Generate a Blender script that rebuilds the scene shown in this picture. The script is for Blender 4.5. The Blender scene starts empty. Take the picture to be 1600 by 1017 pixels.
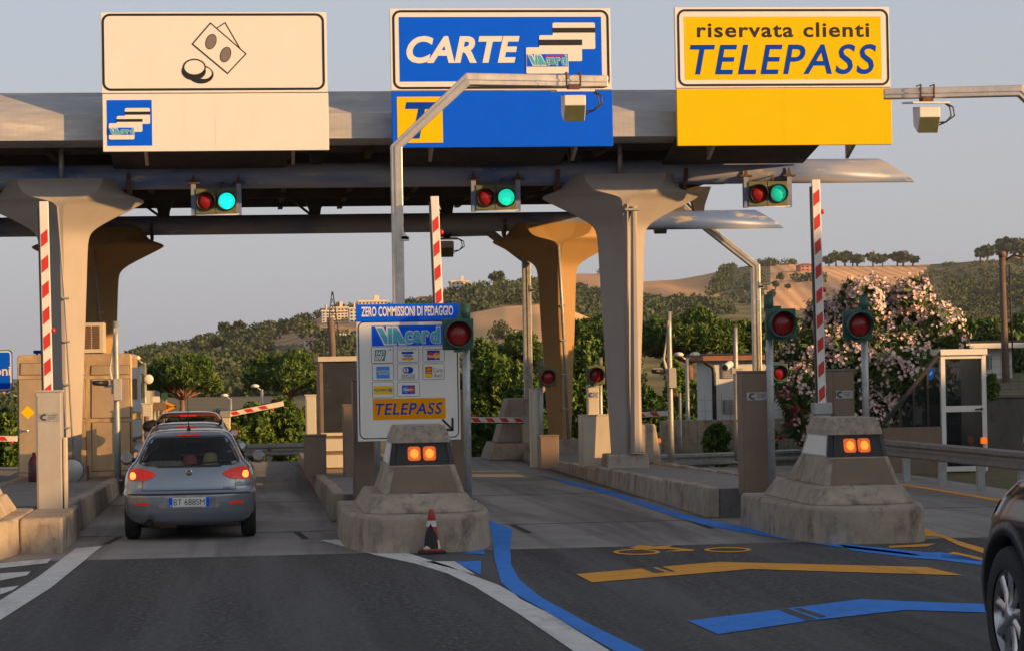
import bpy, bmesh, math, random
import numpy as np
from mathutils import Vector, Matrix
R = math.radians
S = bpy.context.scene
COL = S.collection

# ------------------------------------------------------------------ camera
YAW, PITCH, ROLL, FOC, CH = R(6.2), R(1.03), R(1.0), 3800.0, 2.15
fw = Vector((math.sin(YAW)*math.cos(PITCH), math.cos(YAW)*math.cos(PITCH), math.sin(PITCH)))
r0 = Vector((math.cos(YAW), -math.sin(YAW), 0)); u0 = r0.cross(fw)
rt = r0*math.cos(ROLL) - u0*math.sin(ROLL); up = u0*math.cos(ROLL) + r0*math.sin(ROLL)
cd = bpy.data.cameras.new('camera'); cam = bpy.data.objects.new('camera', cd); COL.objects.link(cam)
m = Matrix((rt, up, -fw)).transposed().to_4x4(); m.translation = Vector((0, 0, CH)); cam.matrix_world = m
cd.sensor_width = 36; cd.lens = 36*FOC/1600; cd.clip_start = .1; cd.clip_end = 12000
S.camera = cam

# ------------------------------------------------------------------ light
SAZ, SEL = R(58), R(11.5)          # sun behind the camera and to the right
wd = bpy.data.worlds.new('World'); S.world = wd; wd.use_nodes = True
nt = wd.node_tree; bgn = nt.nodes['Background']
sk = nt.nodes.new('ShaderNodeTexSky'); sk.sky_type = 'NISHITA'; sk.sun_disc = False
sk.sun_elevation = SEL; sk.sun_rotation = R(180)-SAZ; sk.altitude = 50; sk.air_density = 1.0; sk.dust_density = 3.0; sk.ozone_density = 2.0
hs = nt.nodes.new('ShaderNodeHueSaturation'); hs.inputs['Saturation'].default_value = .55
tc = nt.nodes.new('ShaderNodeTexCoord'); sx = nt.nodes.new('ShaderNodeSeparateXYZ'); nt.links.new(tc.outputs['Generated'], sx.inputs[0])
rp = nt.nodes.new('ShaderNodeValToRGB'); e = rp.color_ramp.elements       # evening haze: pale and slightly pink towards the horizon
e[0].position = 0; e[0].color = (5.2, 5.1, 5.5, 1); e[1].position = .7; e[1].color = (1.6, 1.7, 2.0, 1); k = e.new(.16); k.color = (4.35, 4.7, 5.6, 1)
nt.links.new(sx.outputs['Z'], rp.inputs[0])
ad = nt.nodes.new('ShaderNodeMix'); ad.data_type = 'RGBA'; ad.blend_type = 'ADD'; ad.inputs[0].default_value = 1
nt.links.new(sk.outputs[0], hs.inputs['Color']); nt.links.new(hs.outputs[0], ad.inputs[6]); nt.links.new(rp.outputs[0], ad.inputs[7]); nt.links.new(ad.outputs[2], bgn.inputs[0]); bgn.inputs[1].default_value = .06
sl = bpy.data.lights.new('sun', 'SUN'); sl.energy = 5.0; sl.angle = R(.5); sl.color = (1, .56, .215)
so = bpy.data.objects.new('sun', sl); COL.objects.link(so); so.location = (20, -20, 30)
so.rotation_euler = Vector((-math.sin(SAZ)*math.cos(SEL), math.cos(SAZ)*math.cos(SEL), -math.sin(SEL))).to_track_quat('-Z', 'Y').to_euler()
S.view_settings.view_transform = 'Standard'; S.view_settings.look = 'None'; S.view_settings.gamma = 1
S.view_settings.exposure = 0.33
S.cycles.max_bounces = 6; S.cycles.diffuse_bounces = 3; S.cycles.transparent_max_bounces = 12

# measuring helpers: where a ray of the photograph meets the plane Y = const / the ground
def ray(px, py): return fw + rt*((px-800)/FOC) + up*((508.5-py)/FOC)
def W(px, py, Y):
    d = ray(px, py); return Vector((0, 0, CH)) + d*(Y/d.y)
def G(px, py, z=0.0):
    d = ray(px, py); return Vector((0, 0, CH)) + d*((z-CH)/d.z)
def PJ(p):
    v = Vector(p)-Vector((0, 0, CH)); w = v.dot(fw); return 800+FOC*v.dot(rt)/w, 508.5-FOC*v.dot(up)/w

# ------------------------------------------------------------------ materials
MATS = {}
def newmat(name):
    m = bpy.data.materials.new(name); m.use_nodes = True; MATS[name] = m
    return m, m.node_tree, m.node_tree.nodes['Principled BSDF']
def nd(nt, t, **k):
    n = nt.nodes.new(t)
    for a, b in k.items():
        if a in n.inputs.keys(): n.inputs[a].default_value = b
        else: setattr(n, a, b)
    return n
def noise(nt, vec, scale, detail=4, rough=.55, dist=0):
    n = nt.nodes.new('ShaderNodeTexNoise'); n.inputs['Scale'].default_value = scale; n.inputs['Detail'].default_value = detail
    n.inputs['Roughness'].default_value = rough; n.inputs['Distortion'].default_value = dist
    nt.links.new(vec, n.inputs['Vector']); return n.outputs[0]
def ramp(nt, fac, stops):
    n = nt.nodes.new('ShaderNodeValToRGB'); e = n.color_ramp.elements
    while len(e) < len(stops): e.new(.5)
    for el, (p, c) in zip(e, stops): el.position = p; el.color = (*c, 1) if len(c) == 3 else c
    nt.links.new(fac, n.inputs[0]); return n.outputs[0]
def mixc(nt, fac, a, b, mode='MIX'):
    n = nt.nodes.new('ShaderNodeMix'); n.data_type = 'RGBA'; n.blend_type = mode
    for s, v in ((0, fac), (6, a), (7, b)):
        if isinstance(v, (int, float)): n.inputs[s].default_value = v
        elif isinstance(v, tuple): n.inputs[s].default_value = (*v, 1)
        else: nt.links.new(v, n.inputs[s])
    return n.outputs[2]
def coord(nt, scale=(1, 1, 1), which='Object'):
    t = nt.nodes.new('ShaderNodeTexCoord'); mp = nt.nodes.new('ShaderNodeMapping'); mp.inputs['Scale'].default_value = scale
    nt.links.new(t.outputs[which], mp.inputs[0]); return mp.outputs[0]
def bump(nt, bs, h, strength, dist=.02):
    b = nt.nodes.new('ShaderNodeBump'); b.inputs['Strength'].default_value = strength; b.inputs['Distance'].default_value = dist
    nt.links.new(h, b.inputs['Height']); nt.links.new(b.outputs[0], bs.inputs['Normal'])
def g3(v): return (v, v, v)
def M(name, col, rough=.6, metal=0.0, var=.12, scale=2.0, dirt=0.0, bmp=0.0, bscale=60, emit=0.0, coat=0.0, spec=.5, dirtcol=(.09, .075, .06)):
    m, nt, b = newmat(name); c = coord(nt)
    a = noise(nt, c, scale, 5, .6)
    lo = tuple(x*(1-var) for x in col); hi = tuple(min(1, x*(1+var)) for x in col)
    out = ramp(nt, a, [(.3, lo), (.7, hi)])
    if dirt:
        d = noise(nt, coord(nt, (3, 3, .6)), 1.6, 6, .65)
        d = ramp(nt, d, [(.48, g3(0)), (.75, g3(dirt))]); out = mixc(nt, d, out, dirtcol)
    nt.links.new(out, b.inputs['Base Color'])
    rv = .0 if coat else .1; rn = ramp(nt, noise(nt, c, scale*3, 3), [(.3, g3(max(.03, rough-rv))), (.7, g3(min(1, rough+rv)))]); nt.links.new(rn, b.inputs['Roughness'])
    b.inputs['Metallic'].default_value = metal; b.inputs['Specular IOR Level'].default_value = spec
    if coat: b.inputs['Coat Weight'].default_value = coat; b.inputs['Coat Roughness'].default_value = .04
    if bmp: bump(nt, b, noise(nt, c, bscale, 3), bmp, .01)
    if emit:
        b.inputs['Emission Color'].default_value = (*col, 1)
        if name.startswith(('lamp_c', 'lamp_g', 'lamp_am')) and name != 'lamp_core':
            vo = nt.nodes.new('ShaderNodeTexVoronoi'); vo.inputs['Scale'].default_value = 42; nt.links.new(coord(nt), vo.inputs['Vector'])
            nt.links.new(ramp(nt, vo.outputs['Distance'], [(.1, tuple(min(1, x*1.0+.03) for x in col)), (.75, tuple(x*.62 for x in col))]), b.inputs['Emission Color'])
        b.inputs['Emission Strength'].default_value = emit
    return m
def glassmat(name, tint, alpha, rough=.03):
    m, nt, b = newmat(name)
    b.inputs['Base Color'].default_value = (*tint, 1); b.inputs['Roughness'].default_value = rough; b.inputs['Specular IOR Level'].default_value = .8
    tr = nt.nodes.new('ShaderNodeBsdfTransparent'); tr.inputs[0].default_value = (.82, .85, .85, 1)
    mx = nt.nodes.new('ShaderNodeMixShader'); mx.inputs[0].default_value = alpha
    nt.links.new(tr.outputs[0], mx.inputs[1]); nt.links.new(b.outputs[0], mx.inputs[2]); nt.links.new(mx.outputs[0], nt.nodes['Material Output'].inputs[0])
    return m

M('white_sheet', (.80, .78, .72), .45, var=.03, dirt=.12, dirtcol=(.5, .47, .42))
M('sign_white', (.80, .79, .75), .5, var=.02, dirt=.08, dirtcol=(.5, .48, .44))
M('sign_blue', (.0, .115, .92), .5, var=.04, spec=.12)
M('sign_yellow', (.90, .56, .0), .55, var=.03, spec=.12)
M('sign_orange', (.88, .33, .0), .55, var=.03, spec=.12)
M('sign_black', (.012, .011, .012), .5, var=.1)
M('sign_grey', (.20, .17, .15), .5, var=.05)
M('sign_cyan', (.06, .45, .62), .5, var=.03)
M('sign_teal', (.02, .22, .26), .5); M('booth_blue', (.09, .15, .30), .4); M('sign_red', (.6, .03, .02), .5); M('letter_blue', (.0, .06, .45), .5, spec=.12); M('sign_sky', (.04, .28, .75), .5)
M('steel', (.48, .46, .43), .38, .85, .12, 4, dirt=.25)
M('galv', (.42, .43, .42), .5, .5, .18, 9, dirt=.25)
M('galv_old', (.24, .235, .23), .55, .4, .18, 9, dirt=.35); M('maroon', (.10, .012, .015), .4); M('booth_panel', (.66, .48, .28), .38, .6, .12, 2, dirt=.2, dirtcol=(.3, .2, .1)); M('galv_bright', (.62, .57, .50), .36, .65, .12, 4, dirt=.2)
M('dark_metal', (.035, .033, .033), .55, .2, .25, 3)
M('grey_box', (.40, .385, .36), .5, 0, .08, 3, dirt=.15)
M('brown_box', (.215, .15, .10), .55, 0, .12, 2, dirt=.25)
M('cream_box', (.58, .53, .42), .5, 0, .05, 2, dirt=.15)
M('column_paint', (.40, .36, .325), .55, 0, .06, 1.2, dirt=.16, bmp=.05, bscale=18, dirtcol=(.27, .23, .2))
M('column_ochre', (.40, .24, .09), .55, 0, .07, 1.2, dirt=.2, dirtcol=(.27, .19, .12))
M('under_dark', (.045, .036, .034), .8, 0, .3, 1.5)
M('rust', (.12, .06, .035), .8, 0, .4, 12)
M('rubber', (.018, .018, .019), .8, 0, .2, 20)
M('plastic_black', (.02, .02, .021), .45, 0, .15, 8)
M('signal_green', (.03, .10, .075), .5, 0, .15, 6, dirt=.2)
M('signal_olive', (.13, .15, .07), .55, 0, .15, 6, dirt=.2)
M('lens_red', (.28, .012, .012), .25, 0, .3, 8)
M('lamp_red', (.45, .02, .015), .3, 0, .2, 8, emit=.12)
M('brake_red', (.55, .025, .012), .25, 0, .1, 8, emit=.22)
M('brake_core', (1, .28, .05), .3, 0, .1, 8, emit=1.6)
M('lamp_amber', (1.0, .16, .006), .3, 0, .12, 30, emit=.85)
M('lamp_core', (1.0, .30, .03), .3, 0, .1, 30, emit=1.7); M('lamp_amber_halo', (.42, .05, .01), .3, 0, .1, 12, emit=.25)
M('lamp_cyan', (.0, .88, .80), .3, 0, .05, 30, emit=1.0)
M('lamp_green', (.0, .80, .52), .3, 0, .05, 30, emit=.85)
M('lamp_green_dim', (.0, .55, .34), .3, 0, .2, 6, emit=.5)
M('red_paint', (.62, .035, .02), .45, 0, .08, 4); M('white_paint', (.80, .77, .73), .45, 0, .05, 4, dirt=.12)
M('cone_red', (.42, .05, .03), .6, 0, .2, 10, dirt=.3)
M('car_grey', (.27, .31, .36), .26, .55, .03, 2, coat=.8)
M('car_silver', (.34, .34, .35), .3, .6, .03, 2, coat=.8)
M('car_red', (.17, .05, .04), .3, .2, .03, 2, coat=.8)
M('car_black', (.008, .006, .006), .14, .0, .05, 2, coat=.25, spec=.4)
M('alloy', (.55, .55, .56), .25, .9, .05, 6); M('mirror', (.75, .77, .8), .05, 1.0, .01)
M('chrome', (.62, .62, .62), .2, .9, .05); M('plate_white', (.75, .76, .74), .4)
M('seat_grey', (.11, .11, .115), .9); M('hat_pink', (.62, .16, .14), .9); M('hat_yellow', (.68, .60, .28), .9); M('cloth_pale', (.5, .48, .4), .9)
M('render_white', (.66, .66, .66), .8, 0, .06, 1, dirt=.15, bmp=.1); M('render_cream', (.74, .63, .48), .8, 0, .06, .3); M('render_pink', (.52, .22, .15), .8, 0, .08, .3)
M('roof_tile', (.30, .13, .08), .8, 0, .25, 2); M('window_dark', (.03, .035, .04), .2); M('shutter_grey', (.22, .22, .23), .6)
M('bark', (.16, .095, .06), .9, 0, .35, 6, bmp=.6, bscale=20); M('bark_pine', (.24, .12, .07), .9, 0, .35, 5, bmp=.6, bscale=14)
M('wood_pole', (.17, .12, .09), .85, 0, .25, 3)
def paint(name, col):
    m, nt, b = newmat(name); c = coord(nt)
    o = ramp(nt, noise(nt, c, 4, 5), [(.3, tuple(x*.85 for x in col)), (.7, tuple(min(1, x*1.08) for x in col))])
    g = noise(nt, c, 26, 8, .8); w = noise(nt, coord(nt, (1.6, .25, 1)), 1.1, 6, .7)
    o = mixc(nt, ramp(nt, g, [(.56, g3(0)), (.66, g3(.55))]), o, (.05, .048, .047))
    o = mixc(nt, ramp(nt, w, [(.56, g3(0)), (.72, g3(.5))]), o, (.045, .043, .042))
    nt.links.new(o, b.inputs['Base Color']); b.inputs['Roughness'].default_value = .75; bump(nt, b, g, .5, .015)
M('tyre_smear', (.06, .055, .05), .8, 0, .3, 20); paint('mark_white', (.78, .76, .71)); paint('mark_blue', (.01, .25, .86)); paint('mark_orange', (.90, .38, .02))
glassmat('car_glass', (.008, .01, .011), .42); glassmat('pane_glass', (.02, .025, .03), .42)
glassmat('lens_cover', (.1, .1, .1), .25, .08)
for n, c in (('leaf_a', (.05, .11, .018)), ('leaf_b', (.095, .17, .032)), ('leaf_c', (.165, .235, .05)), ('pine_a', (.036, .08, .015)), ('pine_b', (.075, .135, .024)), ('pine_c', (.15, .20, .035)),
             ('ole_a', (.07, .13, .04)), ('ole_b', (.11, .18, .05)), ('ole_c', (.17, .235, .075)), ('far_a', (.040, .066, .024)), ('far_b', (.062, .088, .032)), ('far_c', (.09, .115, .042)), ('olive_far', (.085, .095, .05))):
    mm = M(n, c, .6, 0, .2, 3, spec=.25); bb = mm.node_tree.nodes['Principled BSDF']
M('petal', (.86, .62, .60), .7, 0, .08, 4); M('petal_white', (.86, .70, .64), .7, 0, .08, 4); M('petal_red', (.16, .01, .03), .7)
M('olive_black', (.03, .03, .03), .9)

def asphalt():
    m, nt, b = newmat('asphalt'); c = coord(nt)
    f = noise(nt, coord(nt, (1, .5, 1)), 17, 10, .92); l = noise(nt, c, .5, 4)
    o = ramp(nt, f, [(.38, (.010, .010, .011)), (.51, (.052, .052, .054)), (.62, (.26, .25, .235))])
    o = mixc(nt, ramp(nt, l, [(.35, g3(0)), (.7, g3(.35))]), o, (.085, .081, .077))
    tr = noise(nt, coord(nt, (.9, .05, 1)), 1.0, 5, .6)
    o = mixc(nt, ramp(nt, tr, [(.44, g3(0)), (.58, g3(.7))]), o, (.125, .122, .12))
    sp = noise(nt, c, 1.7, 8, .8)
    o = mixc(nt, ramp(nt, sp, [(.60, g3(0)), (.70, g3(.45))]), o, (.022, .022, .023))
    st = noise(nt, coord(nt, (1.7, .08, 1)), 1.0, 4)
    o = mixc(nt, ramp(nt, st, [(.5, g3(0)), (.68, g3(.55))]), o, (.026, .025, .025))
    nt.links.new(o, b.inputs['Base Color']); b.inputs['Roughness'].default_value = .85; bump(nt, b, f, .8, .02)
asphalt()
def slab():
    m, nt, b = newmat('slab_concrete'); c = coord(nt)
    f = noise(nt, c, 60, 4, .7); l = noise(nt, c, .9, 6, .65)
    o = ramp(nt, l, [(.3, (.25, .23, .20)), (.7, (.39, .36, .32))]); o = mixc(nt, .35, o, ramp(nt, f, [(.3, g3(.12)), (.7, g3(.34))]))
    w = noise(nt, coord(nt, (1.3, .07, 1)), 1.0, 6, .6, .6)
    o = mixc(nt, ramp(nt, w, [(.46, g3(0)), (.66, g3(.75))]), o, (.075, .066, .06))
    s2 = noise(nt, coord(nt, (.5, .5, 1)), 1.3, 7, .7)
    o = mixc(nt, ramp(nt, s2, [(.55, g3(0)), (.75, g3(.5))]), o, (.10, .088, .078))
    nt.links.new(o, b.inputs['Base Color']); b.inputs['Roughness'].default_value = .75; bump(nt, b, f, .3, .01)
slab()
def concrete(name, base, moss=.5):
    m, nt, b = newmat(name); c = coord(nt)
    l = noise(nt, c, 2.2, 7, .7); f = noise(nt, c, 55, 4, .7); s = noise(nt, coord(nt, (3, 3, 1.6)), 1.2, 7, .75)
    o = ramp(nt, l, [(.3, tuple(x*.72 for x in base)), (.7, tuple(x*1.15 for x in base))])
    o = mixc(nt, ramp(nt, s, [(.5, g3(0)), (.70, g3(moss))]), o, (.055, .048, .042))
    o = mixc(nt, ramp(nt, f, [(.60, g3(0)), (.72, g3(.6))]), o, (.05, .045, .04))
    nt.links.new(o, b.inputs['Base Color']); b.inputs['Roughness'].default_value = .85; bump(nt, b, f, .5, .012)
concrete('concrete', (.44, .365, .28), .8); concrete('concrete_pale', (.42, .37, .32), .5); concrete('concrete_dark', (.20, .18, .165), .6); concrete('wall_concrete', (.13, .115, .105), .6)
concrete('island_top', (.27, .25, .235), .3)
def fascia():
    m, nt, b = newmat('fascia_sheet'); c = coord(nt)
    l = noise(nt, coord(nt, (.35, 1, 2.4)), 2.2, 6, .65)
    o = ramp(nt, l, [(.35, (.40, .40, .41)), (.55, (.50, .49, .48)), (.68, (.70, .64, .56))])
    nt.links.new(o, b.inputs['Base Color']); b.inputs['Roughness'].default_value = .45; b.inputs['Metallic'].default_value = .1
    wv = nt.nodes.new('ShaderNodeTexWave'); wv.inputs['Scale'].default_value = 3.2; nt.links.new(coord(nt), wv.inputs[0]); bump(nt, b, wv.outputs['Fac'], .08, .008)
fascia()
def beam():
    m, nt, b = newmat('beam_paint')
    l = noise(nt, coord(nt, (.7, 3, 3)), 1.6, 7, .72); l2 = noise(nt, coord(nt, (.25, 1, 1)), 1.0, 3)
    o = ramp(nt, l2, [(.42, (.11, .19, .42)), (.56, (.36, .36, .41))])
    o = mixc(nt, ramp(nt, l, [(.57, g3(0)), (.63, g3(.85))]), o, (.50, .43, .36))
    nt.links.new(o, b.inputs['Base Color']); b.inputs['Roughness'].default_value = .38
beam()
def boothsteel():
    m, nt, b = newmat('booth_steel'); c = coord(nt)
    l = noise(nt, coord(nt, (2.5, 2.5, 1.2)), 1.3, 5, .6, .8); f = noise(nt, coord(nt, (30, 30, 2)), 2, 3)
    o = ramp(nt, l, [(.3, (.46, .31, .16)), (.7, (.80, .58, .33))]); nt.links.new(o, b.inputs['Base Color'])
    b.inputs['Metallic'].default_value = .45; rr = ramp(nt, l, [(.3, g3(.34)), (.7, g3(.52))]); nt.links.new(rr, b.inputs['Roughness']); bump(nt, b, f, .12, .006)
boothsteel()
def grass():
    m, nt, b = newmat('dry_grass'); c = coord(nt)
    l = noise(nt, c, .12, 7, .65); f = noise(nt, c, 6, 5, .7)
    o = ramp(nt, l, [(.32, (.055, .075, .022)), (.5, (.13, .115, .05)), (.68, (.24, .18, .09))]); o = mixc(nt, .4, o, ramp(nt, f, [(.3, (.05, .05, .02)), (.7, (.24, .2, .1))]))
    nt.links.new(o, b.inputs['Base Color']); b.inputs['Roughness'].default_value = .95; bump(nt, b, f, .6, .1)
grass()
def field(name, a, bcol, rows, rot):
    m, nt, b = newmat(name)
    t = nt.nodes.new('ShaderNodeTexCoord'); mp = nt.nodes.new('ShaderNodeMapping'); mp.inputs['Rotation'].default_value = (0, 0, rot)
    nt.links.new(t.outputs['Object'], mp.inputs[0])
    wv = nt.nodes.new('ShaderNodeTexWave'); wv.inputs['Scale'].default_value = rows; wv.inputs['Distortion'].default_value = 2.5; wv.inputs['Detail'].default_value = 3; wv.inputs['Detail Scale'].default_value = .15
    nt.links.new(mp.outputs[0], wv.inputs[0])
    l = noise(nt, mp.outputs[0], .02, 6, .6)
    o = mixc(nt, wv.outputs['Fac'], a, bcol); o = mixc(nt, ramp(nt, l, [(.4, g3(0)), (.75, g3(.5))]), o, tuple(x*.72 for x in a))
    nt.links.new(o, b.inputs['Base Color']); b.inputs['Roughness'].default_value = .95; b.inputs['Specular IOR Level'].default_value = .1
field('field_tan', (.74, .43, .20), (.90, .55, .28), .06, R(50)); field('field_gold', (.66, .37, .18), (.92, .56, .29), .055, R(10)); field('field_dry', (.50, .30, .15), (.68, .43, .23), .05, R(-15))
field('scrub', (.11, .125, .055), (.24, .20, .10), .02, R(40))
# ------------------------------------------------------------------ builders
ORG = {}
class MB:
    def __init__(s): s.v = []; s.f = []; s.m = []; s.s = []
    def add(s, vs, fs, mat, smooth=False):
        o = len(s.v); s.v += [tuple(v) for v in vs]
        for f in fs: s.f.append(tuple(i+o for i in f)); s.m.append(mat); s.s.append(smooth)
        return s
    def box(s, x0, x1, y0, y1, z0, z1, mat, tx=0, ty=0):
        # tx, ty shrink the top
        v = [(x0, y0, z0), (x1, y0, z0), (x1, y1, z0), (x0, y1, z0), (x0+tx, y0+ty, z1), (x1-tx, y0+ty, z1), (x1-tx, y1-ty, z1), (x0+tx, y1-ty, z1)]
        return s.add(v, [(0, 3, 2, 1), (4, 5, 6, 7), (0, 1, 5, 4), (1, 2, 6, 5), (2, 3, 7, 6), (3, 0, 4, 7)], mat)
    def prism(s, poly, ax, a, b, mat, smooth=False):
        # poly: 2-D outline; ax 'x': (y,z), 'y': (x,z), 'z': (x,y)
        def p(q, t): return {'x': (t, q[0], q[1]), 'y': (q[0], t, q[1]), 'z': (q[0], q[1], t)}[ax]
        n = len(poly); v = [p(q, a) for q in poly]+[p(q, b) for q in poly]
        s.add(v, [tuple(range(n)), tuple(range(2*n-1, n-1, -1))], mat)
        return s.add(v, [(i, n+i, n+(i+1) % n, (i+1) % n) for i in range(n)], mat, smooth)
    def tube(s, path, r, mat, n=10, cap=True, sq=False, smooth=True):
        path = [Vector(p) for p in path]; rr = r if isinstance(r, (list, tuple)) else [r]*len(path)
        vs = []; ring = []
        for i, p in enumerate(path):
            a = path[max(0, i-1)]; b = path[min(len(path)-1, i+1)]; d = (b-a).normalized()
            k = 1.0
            if 0 < i < len(path)-1:
                d1 = (p-a).normalized(); c = max(.35, d1.dot(d)); k = 1/c
            ref = Vector((0, 1, 0)) if abs(d.y) < .9 else Vector((0, 0, 1))
            e1 = d.cross(ref).normalized(); e2 = d.cross(e1).normalized()
            for j in range(n):
                t = 2*math.pi*(j+(.5 if sq else 0))/n; q = rr[i]*(1.4142 if sq else 1)
                vs.append(p+e1*(q*k*math.cos(t))+e2*(q*math.sin(t)))
        m_ = len(path)
        fs = [(i*n+j, i*n+(j+1) % n, (i+1)*n+(j+1) % n, (i+1)*n+j) for i in range(m_-1) for j in range(n)]
        s.add(vs, fs, mat, smooth and not sq)
        if cap: s.add(vs[:n], [tuple(range(n-1, -1, -1))], mat); s.add(vs[-n:], [tuple(range(n))], mat)
        return s
    def bar(s, path, w, mat): return s.tube(path, w/2, mat, 4, True, True)
    def lathe(s, prof, c, mat, n=20, axis='z', smooth=True, cap=True):
        vs = []
        for (r, h) in prof:
            for j in range(n):
                t = 2*math.pi*j/n; a, b = r*math.cos(t), r*math.sin(t)
                vs.append({'z': (c[0]+a, c[1]+b, c[2]+h), 'y': (c[0]+a, c[1]+h, c[2]+b), 'x': (c[0]+h, c[1]+a, c[2]+b)}[axis])
        k = len(prof)
        s.add(vs, [(i*n+j, i*n+(j+1) % n, (i+1)*n+(j+1) % n, (i+1)*n+j) for i in range(k-1) for j in range(n)], mat, smooth)
        if cap: s.add(vs[:n], [tuple(range(n))], mat); s.add(vs[-n:], [tuple(range(n))], mat)
        return s
    def loft(s, rings, mat, smooth=True, cap=True):
        n = len(rings[0]); vs = [p for r in rings for p in r]
        s.add(vs, [(i*n+j, i*n+(j+1) % n, (i+1)*n+(j+1) % n, (i+1)*n+j) for i in range(len(rings)-1) for j in range(n)], mat, smooth)
        if cap: s.add(rings[0], [tuple(range(n-1, -1, -1))], mat); s.add(rings[-1], [tuple(range(n))], mat)
        return s
    def build(s, name, parent=None, bev=0.0, org=None, seg=2, fix=True):
        me = bpy.data.meshes.new(name)
        o0 = ORG.get(parent.name, Vector()) if parent else (Vector(org) if org else Vector())
        me.from_pydata([(x-o0[0], y-o0[1], z-o0[2]) for x, y, z in s.v], [], s.f)
        names = list(dict.fromkeys(s.m))
        for n in names: me.materials.append(MATS[n])
        ix = {n: i for i, n in enumerate(names)}
        me.polygons.foreach_set('material_index', [ix[n] for n in s.m]); me.polygons.foreach_set('use_smooth', s.s)
        if fix and len(s.f) < 30000:
            bm = bmesh.new(); bm.from_mesh(me); bmesh.ops.remove_doubles(bm, verts=bm.verts, dist=1e-5); bmesh.ops.recalc_face_normals(bm, faces=bm.faces); bm.to_mesh(me); bm.free()
        me.update()
        o = bpy.data.objects.new(name, me); COL.objects.link(o)
        if parent: o.parent = parent
        else: o.location = o0
        ORG[o.name] = o0
        if bev:
            b = o.modifiers.new('bevel', 'BEVEL'); b.width = bev; b.segments = seg; b.limit_method = 'ANGLE'; b.angle_limit = R(35)
        return o
def tag(o, label=None, cat=None, group=None, kind=None):
    for k, v in (('label', label), ('category', cat), ('group', group), ('kind', kind)):
        if v: o[k] = v
    return o
def thing(name, label, cat, loc=(0, 0, 0), group=None):
    o = bpy.data.objects.new(name, None); COL.objects.link(o); o.location = loc; o.empty_display_size = .2
    ORG[o.name] = Vector(loc); return tag(o, label, cat, group)
def dup(o, loc=None, label=None, rz=None, parent=None):
    c = o.copy(); COL.objects.link(c)
    if parent is not None: c.parent = parent
    for ch in list(o.children): dup(ch, parent=c)
    if loc is not None: c.location = loc
    if rz is not None: c.rotation_euler.z = rz
    if label: c['label'] = label
    return c
def struct(o): return tag(o, kind='structure')

def text(mb, body, x0, x1, z0, z1, y, mat, bold=0.0, shear=0.0, th=.003, space=1.0, rot=0.0):
    cu = bpy.data.curves.new('t', 'FONT'); cu.body = body; cu.size = 1; cu.offset = bold; cu.shear = shear; cu.space_character = space; cu.resolution_u = 4
    ob = bpy.data.objects.new('t', cu); COL.objects.link(ob)
    dg = bpy.context.evaluated_depsgraph_get(); dg.update()
    me = ob.evaluated_get(dg).to_mesh()
    P = [tuple(v.co) for v in me.vertices]; F = [tuple(p.vertices) for p in me.polygons]
    ob.evaluated_get(dg).to_mesh_clear(); bpy.data.objects.remove(ob); bpy.data.curves.remove(cu)
    ax = min(p[0] for p in P); bx = max(p[0] for p in P); az = min(p[1] for p in P); bz = max(p[1] for p in P)
    V = [(x0+(p[0]-ax)/(bx-ax)*(x1-x0), y, z0+(p[1]-az)/(bz-az)*(z1-z0)) for p in P]
    mb.add(V, [f[::-1] for f in F], mat)
def rr(x0, x1, z0, z1, r, n=6):
    out = []
    for cx, cz, a in ((x1-r, z1-r, 0), (x0+r, z1-r, 90), (x0+r, z0+r, 180), (x1-r, z0+r, 270)):
        for i in range(n+1): t = R(a+90*i/n); out.append((cx+r*math.cos(t), cz+r*math.sin(t)))
    return out
def flat(mb, poly, y, mat): mb.add([(p[0], y, p[1]) for p in poly], [tuple(range(len(poly)))], mat)
def plate(mb, poly, y, mat, th=.003): mb.prism(poly, 'y', y, y+th, mat)
def rect(x0, x1, z0, z1): return [(x0, z0), (x1, z0), (x1, z1), (x0, z1)]
def ring(mb, x0, x1, z0, z1, r, w, y, mat, n=6):
    a = rr(x0, x1, z0, z1, r, n); b = rr(x0+w, x1-w, z0+w, z1-w, max(.002, r-w), n); k = len(a)
    mb.add([(p[0], y, p[1]) for p in a]+[(p[0], y, p[1]) for p in b], [(i, (i+1) % k, k+(i+1) % k, k+i) for i in range(k)], mat)
def ell(cx, cz, rx, rz, n=24, a0=0, rot=0):
    o = []
    for i in range(n):
        t = 2*math.pi*i/n+a0; x, z = rx*math.cos(t), rz*math.sin(t)
        o.append((cx+x*math.cos(rot)-z*math.sin(rot), cz+x*math.sin(rot)+z*math.cos(rot)))
    return o

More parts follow.
